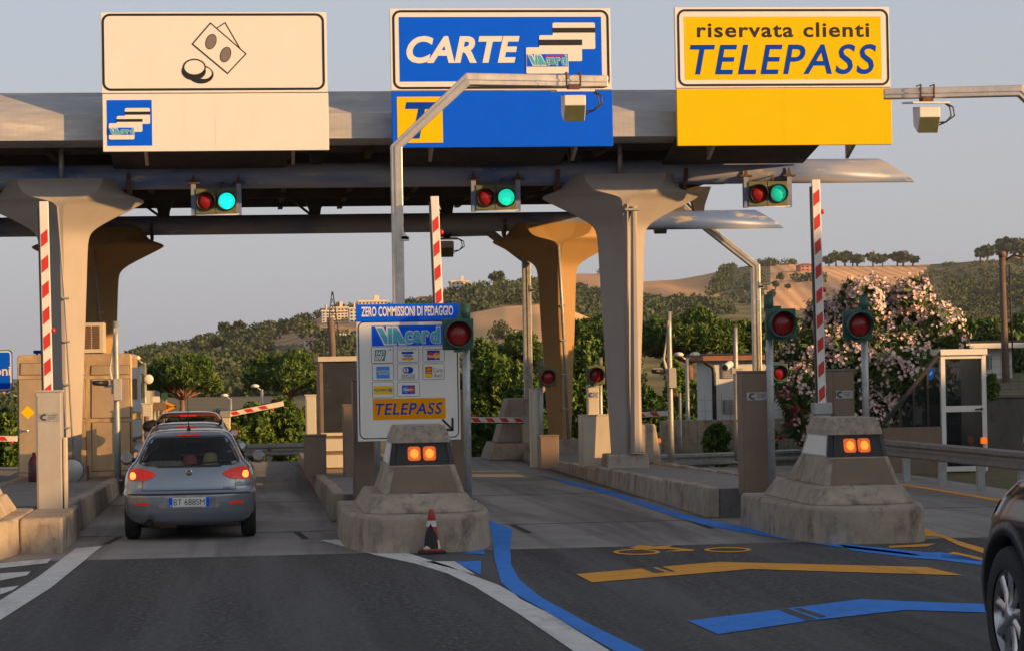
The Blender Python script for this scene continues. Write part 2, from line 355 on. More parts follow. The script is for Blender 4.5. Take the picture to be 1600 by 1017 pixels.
def leaves(mb, blobs, n, size, mats, seed, aspect=.5, shell=.5, clump=.45, flat_=0.0, upb=0.0):
    rg = np.random.default_rng(seed); B = np.array(blobs, float)
    vol = np.prod(B[:, 3:6], axis=1)**.75; k = rg.choice(len(B), n, p=vol/vol.sum())
    d = rg.normal(size=(n, 3)); d /= np.linalg.norm(d, axis=1)[:, None]
    rad = shell+(1-shell)*rg.random(n)**.6
    rad *= 1+.10*np.sin(d[:, 0]*7+k)+.08*np.sin(d[:, 2]*9+k*2)
    P = B[k, :3]+d*rad[:, None]*B[k, 3:6]
    a = rg.normal(size=(n, 3))+d*.6; a[:, 2] += upb; a /= np.linalg.norm(a, axis=1)[:, None]
    b = rg.normal(size=(n, 3)); b[:, 2] *= (1-flat_); b -= a*(a*b).sum(1)[:, None]; b /= np.linalg.norm(b, axis=1)[:, None]
    s = size*(.6+.8*rg.random(n))[:, None]
    A = a*s; Bv = b*s*aspect
    V = np.stack([P-A, P+Bv*.9, P+A, P-Bv*.9], 1).reshape(-1, 3)
    # light and dark clumps: material chosen per cell of a jittered grid
    q = np.floor(P/clump).astype(int); h = (q[:, 0]*73856093 ^ q[:, 1]*19349663 ^ q[:, 2]*83492791) % 997/997.
    h = np.clip(h*.8+.2*rg.random(n), 0, .999); mi = (h*len(mats)).astype(int)
    o = len(mb.v); mb.v += [tuple(x) for x in V.tolist()]
    mb.f += [(o+4*i, o+4*i+1, o+4*i+2, o+4*i+3) for i in range(n)]; mb.m += [mats[i] for i in mi]; mb.s += [False]*n
# ------------------------------------------------------------------ ground
def gz(x, y):
    z = -.03
    if y > 60: z -= min(1.6, (y-60)*.045)
    if x > 8.4 and y > 51: z = min(z, -.03-.75*min(1, (y-51)/5))
    return z
def nonuni(a, b, near0, near1, step, far):
    o = list(np.arange(near0, near1+.01, step)); lo = near0; k = step
    while lo > a: k *= 1.5; lo -= k; o.insert(0, lo)
    hi = near1; k = step
    while hi < b: k *= 1.5; hi += k; o.append(hi)
    return o
gx = nonuni(-5000, 5000, -24, 32, 2, 0); gy = nonuni(-600, 9000, -4, 120, 2, 0)
mb = MB(); mb.add([(x, y, gz(x, y)) for y in gy for x in gx], [(j*len(gx)+i, j*len(gx)+i+1, (j+1)*len(gx)+i+1, (j+1)*len(gx)+i) for j in range(len(gy)-1) for i in range(len(gx)-1)], 'dry_grass', True)
struct(mb.build('ground'))
mb = MB(); mb.add([(-22, -20, 0), (24, -20, 0), (24, 29, 0), (-22, 29, 0)], [(0, 1, 2, 3)], 'asphalt'); struct(mb.build('asphalt_road'))
mb = MB()
mb.add([(-16, 29, 0), (12.6, 29, 0), (12.6, 51, 0), (8.3, 51, 0), (8.3, 60, 0), (-16, 60, 0)], [tuple(range(6))], 'slab_concrete')
struct(mb.build('concrete_pavement'))
mb = MB()
for x0, x1, y in ((-2.4, 1.2, 33.2), (3.3, 6.3, 33.6), (-2.4, 1.2, 41), (3.3, 6.3, 41.5), (8.3, 12.4, 35)): mb.box(x0, x1, y, y+.03, .002, .004, 'rubber')
for (a, b) in (((165, 850), (188, 838)), ((463, 830), (478, 842)), ((799, 819), (827, 832)), ((1075, 812), (1112, 825))):
    p, q = G(*a), G(*b); d = (q-p).normalized(); e = Vector((-d.y, d.x, 0))*.045
    mb.add([(*(p+e).xy, .005), (*(p-e).xy, .005), (*(q-e).xy, .005), (*(q+e).xy, .005)], [(0, 1, 2, 3)], 'rubber')
for quad in ([(1000, 886), (1018, 885), (1040, 893), (1022, 894)], [(1026, 885), (1034, 884), (1056, 892), (1048, 892)], [(1216, 952), (1232, 950), (1276, 966), (1260, 968)], [(1240, 950), (1252, 949), (1292, 962), (1282, 964)]):
    mb.add([tuple(G(x, y, .009)) for x, y in quad], [(0, 1, 2, 3)], 'tyre_smear')
struct(mb.build('road_joints'))

def gp(pts, z=.006): return [tuple(G(x, y, z)) for x, y in pts]
def mark(name, polys, mat, z=.006):
    mb = MB()
    for p in polys:
        if isinstance(p, tuple):      # two edges -> strip
            a, b = p; a = gp(a, z); b = gp(b, z); n = min(len(a), len(b)); mb.add(a[:n]+b[:n], [(i, i+1, n+i+1, n+i) for i in range(n-1)], mat)
        else: q = gp(p, z); mb.add(q, [tuple(range(len(q)))], mat)
    return struct(mb.build(name))
mark('white_line', [([(118, 856), (60, 900), (0, 937), (-120, 1010)], [(160, 852), (80, 917), (0, 968), (-60, 1010)]),
    [(0, 879), (80, 872), (74, 879), (0, 887)], [(0, 895), (48, 892), (42, 898), (0, 906)], [(0, 918), (30, 914), (20, 921), (0, 928)],
    ([(500, 843), (585, 866), (650, 880), (699, 895), (739, 914), (812, 959), (897, 1017), (990, 1080)], [(525, 842), (640, 864), (700, 883), (735, 897), (779, 913), (846, 950), (955, 1017), (1050, 1080)]),
    [(664, 876), (711, 876), (743, 897)]], 'mark_white')
mark('blue_line', [([(764, 812), (770, 841), (772, 869), (783, 909), (812, 934), (851, 954), (962, 1017), (1060, 1075)], [(801, 826), (797, 852), (799, 882), (812, 905), (842, 930), (925, 976), (1009, 1017), (1120, 1075)]),
    [(711, 877), (752, 875), (751, 897)], [(720, 864), (757, 857), (757, 865)],
    ([(836, 742), (882, 749), (952, 766), (1058, 800), (1111, 813), (1213, 832), (1305, 848), (1417, 859), (1535, 872)], [(846, 743), (880, 753), (950, 771), (1056, 807), (1109, 821), (1213, 839), (1305, 853), (1420, 866), (1535, 876)]),
    ([(1310, 850), (1420, 863), (1470, 862), (1600, 882)], [(1330, 859), (1420, 870), (1470, 874), (1600, 890)]),
    [(1075, 969), (1346, 935), (1407, 938), (1600, 945), (1600, 958), (1415, 952), (1263, 969), (1122, 990)]], 'mark_blue')
def ringp(cx, cy, rx, ry, w, n=28):
    return ([(cx+rx*math.cos(2*math.pi*i/n), cy+ry*math.sin(2*math.pi*i/n)) for i in range(n+1)], [(cx+(rx-w*5)*math.cos(2*math.pi*i/n), cy+(ry-w)*math.sin(2*math.pi*i/n)) for i in range(n+1)])
mark('orange_marking', [[(900, 896), (1122, 877), (1167, 878), (1448, 885), (1504, 898), (1432, 896), (1172, 888), (1139, 891), (925, 909)],
    ringp(995, 861.5, 37, 4.5, 1.6), ringp(1137, 858, 37, 4, 1.5),
    [(984, 855), (998, 851), (1015, 852), (1022, 853), (1052, 851), (1045, 854), (1086, 858), (1080, 860), (1040, 861), (1062, 857), (1020, 857), (1000, 858)],
    ([(1434, 820), (1462, 831), (1500, 845), (1538, 856), (1600, 872)], [(1436, 836), (1470, 838), (1500, 852), (1538, 864), (1600, 880)]),
    [(1388, 852), (1462, 848), (1448, 853), (1390, 855)], [(1490, 861), (1540, 872), (1536, 875), (1480, 864)],
    ([(1395, 753), (1450, 761), (1568, 780), (1640, 792)], [(1397, 756), (1450, 764), (1568, 784), (1640, 797)])], 'mark_orange')

# ------------------------------------------------------------------ kerbed islands
def hk(y): return max(.2, .44-.0145*(y-34))
def island(name, x0, x1, y0, y1):
    mb = MB(); y = y0+.02; rg = random.Random(int(x0*10)); t = .2
    while y < y1-.3:
        L = min(1.9 if y < 50 else 3, y1-y); h = hk(y+L/2)
        for a, b in ((x0, x0+t), (x1-t, x1)):
            dz = rg.uniform(-.012, .012); g = .006
            mb.prism([(a+.0, 0), (b, 0), (b-.03 if b == x1 else b, h+dz), (a+.03 if a == x0 else a, h+dz)], 'y', y+g, y+L-g, 'concrete')
        y += L
    o = struct(mb.build(name+'_kerb', bev=.02))
    mb = MB(); n = 12
    ys = [y0+(y1-y0)*i/n for i in range(n+1)]
    mb.add([(x, yy, hk(yy)-.03) for yy in ys for x in (x0+t, x1-t)], [(2*i, 2*i+1, 2*i+3, 2*i+2) for i in range(n)], 'island_top')
    mb.box(x0+t, x1-t, y0, y0+.03, 0, hk(y0)-.03, 'concrete_dark'); mb.box(x0+t, x1-t, y1-.2, y1, 0, .19, 'concrete_dark')
    struct(mb.build(name+'_surface'))
island('left_island', -4.5, -2.36, 33.4, 60); island('middle_island', 1.16, 3.22, 35.2, 60); island('right_island', 6.42, 8.25, 34.0, 59)
mb = MB()
for x0, x1, y0, y1 in ((-4.45, -2.4, 32, 33.3), (1.2, 3.2, 34, 35.1)): mb.box(x0+.15, x1-.15, y0, y1, 0, .28, 'concrete_dark')
mb.prism(rr(30.3, 33.3, -.2, .43, .08, 4), 'x', -2.82, -2.30, 'concrete')
struct(mb.build('island_infill', bev=.03))

# ------------------------------------------------------------------ canopy
can = thing('toll_canopy', 'long flat grey toll canopy on flared concrete columns spanning all the lanes', 'canopy', (3, 50, 0))
mb = MB(); XL, XR = -22, 10.75
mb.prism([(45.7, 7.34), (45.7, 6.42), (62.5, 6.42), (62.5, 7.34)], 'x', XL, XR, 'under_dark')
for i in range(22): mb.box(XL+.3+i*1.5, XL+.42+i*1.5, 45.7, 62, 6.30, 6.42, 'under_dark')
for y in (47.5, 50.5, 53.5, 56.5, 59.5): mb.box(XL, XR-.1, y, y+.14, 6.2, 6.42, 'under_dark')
mb.build('roof', can)
mb = MB()
mb.prism([(44.3, 6.40), (44.3, 6.86), (45.1, 7.35), (45.7, 7.35), (45.7, 6.40)], 'x', XL, XR, 'fascia_sheet')
mb.build('fascia', can)
def tube_beam(xe, y, z, r, name):
    mb = MB(); n = 28; rings = []
    for x in np.linspace(XL, xe, 14):
        rings.append([(x-((r*math.sin(2*math.pi*j/n)+r)*1.55 if x == xe else 0), y+r*math.cos(2*math.pi*j/n), z+r*math.sin(2*math.pi*j/n)) for j in range(n)])
    mb.loft(rings, 'beam_paint')
    b = mb.build(name, can)
    return b
fbm = tube_beam(12.97, 46.3, 5.89, .235, 'beam'); rbm = tube_beam(12.75, 57, 5.62, .225, 'beam')
def column(x, y, zs, mat, pipe):
    c = [(.45, .26, .27, .02), (3.7+zs, .41, .40, .02), (4.4+zs, .44, .44, .02), (4.68+zs, .46, .46, .02), (4.80+zs, .49, .48, .02), (4.88+zs, .55, .5, .02), (4.96+zs, .66, .53, .02), (5.06+zs, .84, .57, .02), (5.18+zs, 1.08, .62, .02), (5.30+zs, 1.33, .67, .03), (5.39+zs, 1.50, .70, .06),
         (5.44+zs, 1.60, .72, .30), (5.5+zs, 1.34, .72, .56), (5.57+zs, 1.16, .71, .67), (5.7+zs, 1.10, .68, .75), (5.83+zs, 1.08, .62, .78)]
    ca = np.array(c); zz_ = np.concatenate([np.linspace(.45, 4.4+zs, 8)[:-1], np.linspace(4.4+zs, 5.83+zs, 40)]); F_ = [np.interp(zz_, ca[:, 0], ca[:, q]) for q in (1, 2, 3)]
    for q in range(2):
        for f_ in F_: f_[8:-1] = (f_[7:-2]+2*f_[8:-1]+f_[9:])/4
    c = list(zip(zz_, *F_)); rings = []
    for z, w, d, e in c:
        k = .34+.0*z
        rings.append([(x-w, y-.05, z), (x-e-(w-e)*.03, y-d, z), (x-e*.5, y-d-(.0 if e < .03 else -.05*(e)), z), (x+e*.5, y-d-(.0 if e < .03 else -.05*e), z), (x+e+(w-e)*.03, y-d, z), (x+w, y-.05, z), (x+w, y+.05, z), (x+e, y+d, z), (x-e, y+d, z), (x-w, y+.05, z)])
    mb = MB(); nr = len(rings)
    for j in range(10):
        k = (j+1) % 10; mb.add([r[q] for r in rings for q in (j, k)], [(2*i, 2*i+1, 2*i+3, 2*i+2) for i in range(nr-1)], mat, True)
    mb.add(rings[-1], [tuple(range(10))], mat); col = mb.build('column', can, fix=False)
    mb = MB(); mb.box(x-.42, x+.42, y-.42, y+.42, .1, .5, 'concrete_pale', .03, .03); mb.build('plinth', col, bev=.03)
    for sx in (-1, 1):
        mb = MB()
        for a in range(9):
            t = R(180+22*a); cx = x+sx*1.24
            rr_ = .30; mb.box(cx-.035, cx+.035, y+rr_*math.cos(t)-.05, y+rr_*math.cos(t)+.05, 5.89+zs+rr_*math.sin(t)-.05, 5.89+zs+rr_*math.sin(t)+.05, 'rust')
        mb.build('saddle_flange', col)
    mb = MB()
    if pipe == 'clad':
        mb.tube([(x+.16, y-.62, 5.2), (x+.16, y-.40, .55)], [.04, .085], mat, 8, True, True); mb.tube([(x+.03, y-.66, 5.25), (x+.03, y-.34, .6)], .02, mat, 8)
        mb.lathe([(.05, .0), (.09, -.1), (.14, -.16)], (x+.16, y-.40, .68), 'galv', 12); mb.box(x-.02, x+.26, y-.7, y-.5, 5.12, 5.16, 'galv')
    else:
        mb.tube([(x-.05, y-.72, 5.3+zs), (x+.05, y-.5, 3.5), (x+.16, y-.36, .5)], .04 if pipe == 'lit' else .018, 'galv' if pipe == 'lit' else 'grey_box', 8)
        for z in (1.2, 2.0, 2.8, 3.6): mb.box(x-.0+.0, x+.12, y-.56+.02*(4-z)*1.6, y-.3, z, z+.03, 'galv')
    mb.build('drain_pipe', col)
column(7.17, 46.3, 0, 'column_paint', 'clad'); column(-3.42, 46.3, 0, 'column_paint', 'plain'); column(7.28, 57, -.27, 'column_ochre', 'lit'); column(-3.42, 57, -.27, 'column_ochre', 'plain')  # rear-left column takes the darker ochre to put canopy shade into its colour
for x in (7.1, -3.4):
    mb = MB(); mb.tube([(x, 45.8, 5.80), (x, 45.8, 6.42)], .05, 'galv', 10); mb.build('roof_post', can)
for x in (-1.9, 1.6, 4.7, 8.2, 10.7):
    mb = MB(); z0, z1 = 5.8, 6.4
    mb.prism([(x-.12, z0), (x+.12, z0), (x+.14, z0+.15), (x+.3, z1), (x-.3, z1), (x-.14, z0+.15)], 'y', 56.9, 57.1, 'dark_metal')
    mb.tube([(x-.1, 57, 5.84), (x-.9, 56, 6.4)], .03, 'dark_metal', 6); mb.build('roof_strut', can)
for x in (-1.95, 1.35, 4.75, 6.3, 10.2):
    mb = MB(); mb.prism([(x-.08, 6.08), (x+.08, 6.08), (x+.2, 6.42), (x-.2, 6.42)], 'y', 46.2, 46.4, 'dark_metal'); mb.build('roof_strut', can)
for x0, x1 in ((-2.45, .75), (2.75, 5.95), (7.95, 10.7)):
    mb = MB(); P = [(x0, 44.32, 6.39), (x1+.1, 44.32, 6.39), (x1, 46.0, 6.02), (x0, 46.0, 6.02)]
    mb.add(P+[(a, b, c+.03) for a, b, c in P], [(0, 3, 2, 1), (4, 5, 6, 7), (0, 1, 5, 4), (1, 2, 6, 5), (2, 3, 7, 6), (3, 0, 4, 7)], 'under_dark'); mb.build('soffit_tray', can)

# ------------------------------------------------------------------ lane signs on the canopy
SY = 43.85
def sign_frame(name, label, px, lower, ring_px, upper='sign_white'):
    (xa, ya), (xb, yb), ym = px
    a = W(xa, ya, SY); b = W(xb, yb, SY); zm = W((xa+xb)/2, ym, SY).z
    t = thing(name, label, 'lane sign', ((a.x+b.x)/2, SY, b.z), 'lane signs along the canopy edge')
    mb = MB(); mb.box(a.x, b.x, SY, SY+.1, zm+.008, a.z, upper); mb.build('upper_panel', t, bev=.006)
    mb = MB(); mb.box(a.x+.01, b.x+.015, SY, SY+.1, b.z, zm-.008, lower); mb.build('lower_panel', t, bev=.006)
    mb = MB(); c = (a.x+b.x)/2
    mb.box(a.x, b.x, SY-.003, SY-.001, zm-.004, zm+.004, 'sign_grey'); mb.box(c-.004, c+.004, SY-.0025, SY-.0015, b.z+.02, zm-.02, 'white_sheet' if lower == 'sign_white' else lower); mb.build('panel_seam', t)
    p, q = W(*ring_px[0], SY), W(*ring_px[1], SY)
    mb = MB(); ring(mb, p.x, q.x, q.z, p.z, .15, .042, SY-.004, 'sign_black'); mb.build('border', t)
    mb = MB()
    for x in (a.x+.75, b.x-.62):
        mb.box(x-.05, x+.05, SY+.1, SY+.8, b.z+.25, b.z+.37, 'dark_metal'); mb.prism([(SY+.1, b.z+.3), (SY+.1, b.z+.1), (SY+.9, b.z-.18), (SY+.9, b.z+.1)], 'x', x-.03, x+.03, 'galv_bright')
        mb.box(x-.05, x+.05, SY+.1, SY+.85, a.z-1.35, a.z-1.25, 'dark_metal')
    mb.build('bracket', t)
    return t, zm
def Q(ox, oy, s, Y):
    def f(x, y): v = W(ox+x/s, oy+y/s, Y); return v.x, v.z
    return f
def card_set(t, f, cards, band, name='payment_card', Y=SY-.006):
    for i, (x0, y0, x1, y1, s0, s1) in enumerate(cards):
        a = f(x0, y0); b = f(x1, y1); y = Y-.006*i
        mb = MB(); flat(mb, rr(a[0], b[0], b[1], a[1], .03, 4), y, 'sign_white')
        ring(mb, a[0]-.006, b[0]+.006, b[1]-.006, a[1]+.006, .034, .008, y-.001, 'sign_grey', 4) if False else None
        if s0:
            c = f(x0, s0); d = f(x1, s1); flat(mb, rect(c[0], d[0], d[1], c[1]), y-.002, 'sign_black')
        mb.build(name, t)
    a = f(band[0], band[1]); b = f(band[2], band[3]); y = Y-.02
    mb = MB(); flat(mb, rect(a[0], b[0], b[1], a[1]), y, 'sign_blue'); w = b[0]-a[0]; h = a[1]-b[1]
    viacard(mb, a[0]+.03*w, b[0]-.03*w, b[1]+.12*h, a[1]-.1*h, y-.002, .05); mb.build('card_logo', t)
def viacard(mb, x0, x1, z0, z1, y, out):
    w = x1-x0; h = z1-z0
    for k, (mat, o) in enumerate((('sign_white', 1), ('sign_cyan', 0))):
        yy = y-.003*k; e = .035*h*2*o
        n_ = [0]
        def pl(pts): n_[0] += 1; flat(mb, [(x0+w*a, z0+h*b) for a, b in pts], yy-.0003*n_[0], mat)
        g = .018*o; gz_ = .10*o
        pl([(0-g*1.5, 1+gz_), (.085+g, 1+gz_), (.165+g, .35), (.165+g, -.0-gz_), (.13-g, 0-gz_)])
        pl([(.165-g, 1+gz_), (.215+g, 1+gz_), (.215+g, -gz_), (.165-g, -gz_)]) if o else pl([(.18, 1), (.24, 1), (.24, 0), (.18, 0)])
        pl([(.255-g, 1+gz_), (.315+g, 1+gz_), (.46+g, .0-gz_), (.36-g, 0-gz_), (.315, .35), (.315, -gz_), (.255-g, -gz_)])
        text(mb, 'car', x0+w*(.45-g*.7), x0+w*(.83+g*.7), z0-h*.06*o, z0+h*(.76+.06*o), yy-.004*k, mat, .03+.05*o, 0, space=1.12); text(mb, 'd', x0+w*(.85-g*.7), x0+w*(1+g*.7), z0-h*.06*o, z1+h*.06*o, yy-.0042*k, mat, .03+.05*o, 0)

t, zm = sign_frame('lane_sign', 'cream white lane sign with black banknotes and coins pictogram', ((157, 20), (513, 235), 146), 'sign_white', ((158.5, 22), (508, 141)))
f = Q(0, 0, 2.42, SY-.004); mb = MB()
def line(mb, pts, w, y, mat):
    for (a, b) in zip(pts, pts[1:]):
        dx, dz = b[0]-a[0], b[1]-a[1]; L = math.hypot(dx, dz); nx, nz = -dz/L*w/2, dx/L*w/2; ex, ez = dx/L*w/2, dz/L*w/2
        flat(mb, [(a[0]+nx-ex, a[1]+nz-ez), (b[0]+nx+ex, b[1]+nz+ez), (b[0]-nx+ex, b[1]-nz+ez), (a[0]-nx-ex, a[1]-nz-ez)], y, mat)
n2 = [f(820, 108), f(851, 87), f(909, 187)]; line(mb, n2, .018, SY-.004, 'sign_black')
nb = [f(796, 89), f(930, 205), f(861, 279), f(728, 168)]; flat(mb, nb, SY-.006, 'sign_white'); line(mb, nb+nb[:1], .02, SY-.008, 'sign_black')
for c in (f(798, 159), f(853, 208)): flat(mb, ell(*c, .095, .145, 24, 0, -.35), SY-.010, 'sign_black'); flat(mb, ell(*c, .083, .133, 24, 0, -.35), SY-.012, 'sign_grey')
mb.build('banknote_symbol', t); mb = MB(); y = SY-.004
c1, c2 = f(735, 257), f(768, 282)
c2 = f(760, 283); c3 = f(770, 278); c4 = f(733, 270)
flat(mb, ell(*c2, .225, .165), y, 'sign_black'); flat(mb, ell(*c3, .145, .105), y-.002, 'sign_white'); flat(mb, ell(*c4, .215, .165), y-.004, 'sign_black'); flat(mb, ell(*f(735, 256), .205, .155), y-.005, 'sign_black'); flat(mb, ell(*f(735, 256), .178, .128), y-.006, 'sign_white')
mb.build('coin_symbol', t)
a, b = f(403, 380), f(576, 552); mb = MB(); flat(mb, rect(a[0], b[0], b[1], a[1]), SY-.003, 'sign_blue'); mb.build('emblem', t)
card_set(t, f, [(472, 410, 568, 470, 424, 435), (441, 440, 539, 500, 452, 462), (411, 468, 509, 529, 0, 0)], (411, 485, 507, 511))

t, zm = sign_frame('lane_sign', 'blue and white lane sign with large white CARTE lettering', ((609, 14), (957, 229), 142), 'sign_blue', ((612.5, 16.5), (953, 138.5)))
f = Q(500, 0, 2.422, SY-.004)
a, b = f(298, 66), f(1068, 307); mb = MB(); flat(mb, rect(a[0], b[0], b[1], a[1]), SY-.003, 'sign_blue'); mb.build('blue_field', t)
a, b = f(326, 138), f(757, 240); mb = MB(); text(mb, 'CARTE', a[0], b[0], b[1], a[1], SY-.008, 'sign_white', .034, .22); mb.build('lettering', t)
card_set(t, f, [(880, 87, 1042, 187, 107, 125), (829, 135, 992, 233, 152, 173), (779, 181, 941, 280, 0, 0)], (783, 207, 938, 253))
a, b = f(852, 207), f(918, 219); mb = MB(); text(mb, 'autostrade', a[0], b[0], b[1], a[1], SY-.034, 'sign_red', .01, .2); mb.build('small_lettering', t)
a, b = f(291, 368), f(466, 541); mb = MB(); flat(mb, rect(a[0], b[0], b[1], a[1]), SY-.004, 'sign_yellow'); mb.build('emblem', t)
mb = MB(); flat(mb, [f(327, 388), f(452, 388), f(446, 414), f(398, 414), f(377, 526), f(349, 526), f(372, 414), f(322, 414)], SY-.008, 'letter_blue'); mb.build('emblem_letter', t)

t, zm = sign_frame('lane_sign', 'yellow and white lane sign reading riservata clienti above TELEPASS', ((1054, 12), (1393, 226), 138), 'sign_yellow', ((1057.5, 15), (1390, 134)))
f = Q(960, 0, 2.422, SY-.004)
a, b = f(263, 65), f(1012, 300); mb = MB(); flat(mb, rect(a[0], b[0], b[1], a[1]), SY-.003, 'sign_yellow'); mb.build('yellow_field', t)
a, b = f(312, 87), f(965, 142); mb = MB(); text(mb, 'riservata clienti', a[0], b[0], b[1], a[1], SY-.007, 'sign_black', .022, 0, space=1.12); mb.build('small_lettering', t)
a, b = f(285, 170), f(993, 282); mb = MB(); text(mb, 'TELEPASS', a[0], b[0], b[1], a[1], SY-.007, 'letter_blue', .012, .2, space=1.12); mb.build('lettering', t)

# ------------------------------------------------------------------ lane signals under the beam
def lens(t, x, y, z, r, mat, hood, name='lens', cut=.0):
    mb = MB(); mb.lathe([(r*.98, .0), (r*.9, -.02), (r*.6, -.045), (r*.25, -.058), (.001, -.06)], (x, y, z), mat, 24, 'y', True, False); mb.build(name, t)
    mb = MB(); n = 24; rings = []      # hood: open at the bottom
    for i in range(n+1):
        a = R(-40+260*i/n); dl = hood*(.55+.45*math.sin(max(0, min(1, (i/n)))*math.pi))
        rings.append(((x+r*1.12*math.cos(a), y+.02, z+r*1.12*math.sin(a)), (x+r*1.12*math.cos(a), y-dl, z+r*1.12*math.sin(a)-.02*dl), (x+r*1.04*math.cos(a), y-dl, z+r*1.04*math.sin(a)-.02*dl), (x+r*1.04*math.cos(a), y+.02, z+r*1.04*math.sin(a))))
    v = [p for q in rings for p in q]
    mb.add(v, [(4*i+k, 4*i+4+k, 4*i+4+(k+1) % 4, 4*i+(k+1) % 4) for i in range(n) for k in range(4)], hood_mat[0], True)
    mb.lathe([(r*1.16, .0), (r*1.16, -.03), (r*1.0, -.03), (r*1.0, .0)], (x, y, z), hood_mat[0], 24, 'y', True, False)
    mb.build('visor', t)
hood_mat = ['plastic_black']
for (px, py, g, lab) in ((338, 315, 'lamp_cyan', 'paired lane signal under the beam below the banknote sign, green lit cyan'), (775, 309, 'lamp_green', 'paired lane signal under the beam below the blue CARTE sign, green lit'),
                         (1200, 303, 'lamp_green_dim', 'paired lane signal under the beam below the yellow sign, green lit dimly')):
    c = W(px, py, 46.0); x, z = c.x, c.z
    t = thing('lane_signal', lab, 'traffic light', (x, 46.0, z-.25), 'paired lane signals under the front beam')
    mb = MB(); mb.box(x-.385, x+.385, 45.98, 46.2, z-.235, z+.235, 'signal_olive'); mb.box(x-.008, x+.008, 45.97, 45.99, z-.235, z+.235, 'plastic_black'); mb.build('housing', t, bev=.012)
    for sx in (-1, 1):
        mb = MB(); mb.box(x+sx*.425-.045, x+sx*.425+.045, 46.0, 46.14, z-.26, z+.36, 'beam_paint'); mb.box(x+sx*.425-.12, x+sx*.425+.12, 45.98, 46.6, z+.33, z+.36, 'rust')
        mb.prism([(x+sx*.425-.04, z+.36), (x+sx*.425+.04, z+.36), (x+sx*.425, z+.52)], 'y', 46.0, 46.03, 'rust'); mb.build('hanger', t)
    mb = MB(); mb.tube([(x-.42, 45.95, z-.25), (x+.42, 45.95, z-.25)], .008, 'white_paint', 6); mb.tube([(x+.1, 46, z+.22), (x+.08, 45.95, z+.34), (x+.14, 46.1, z+.36)], .012, 'rust', 6); mb.build('guard_rod', t)
    lens(t, x-.195, 45.97, z, .158, 'lens_red', .14, 'red_lens'); lens(t, x+.195, 45.97, z, .158, g, .14, 'green_lens')
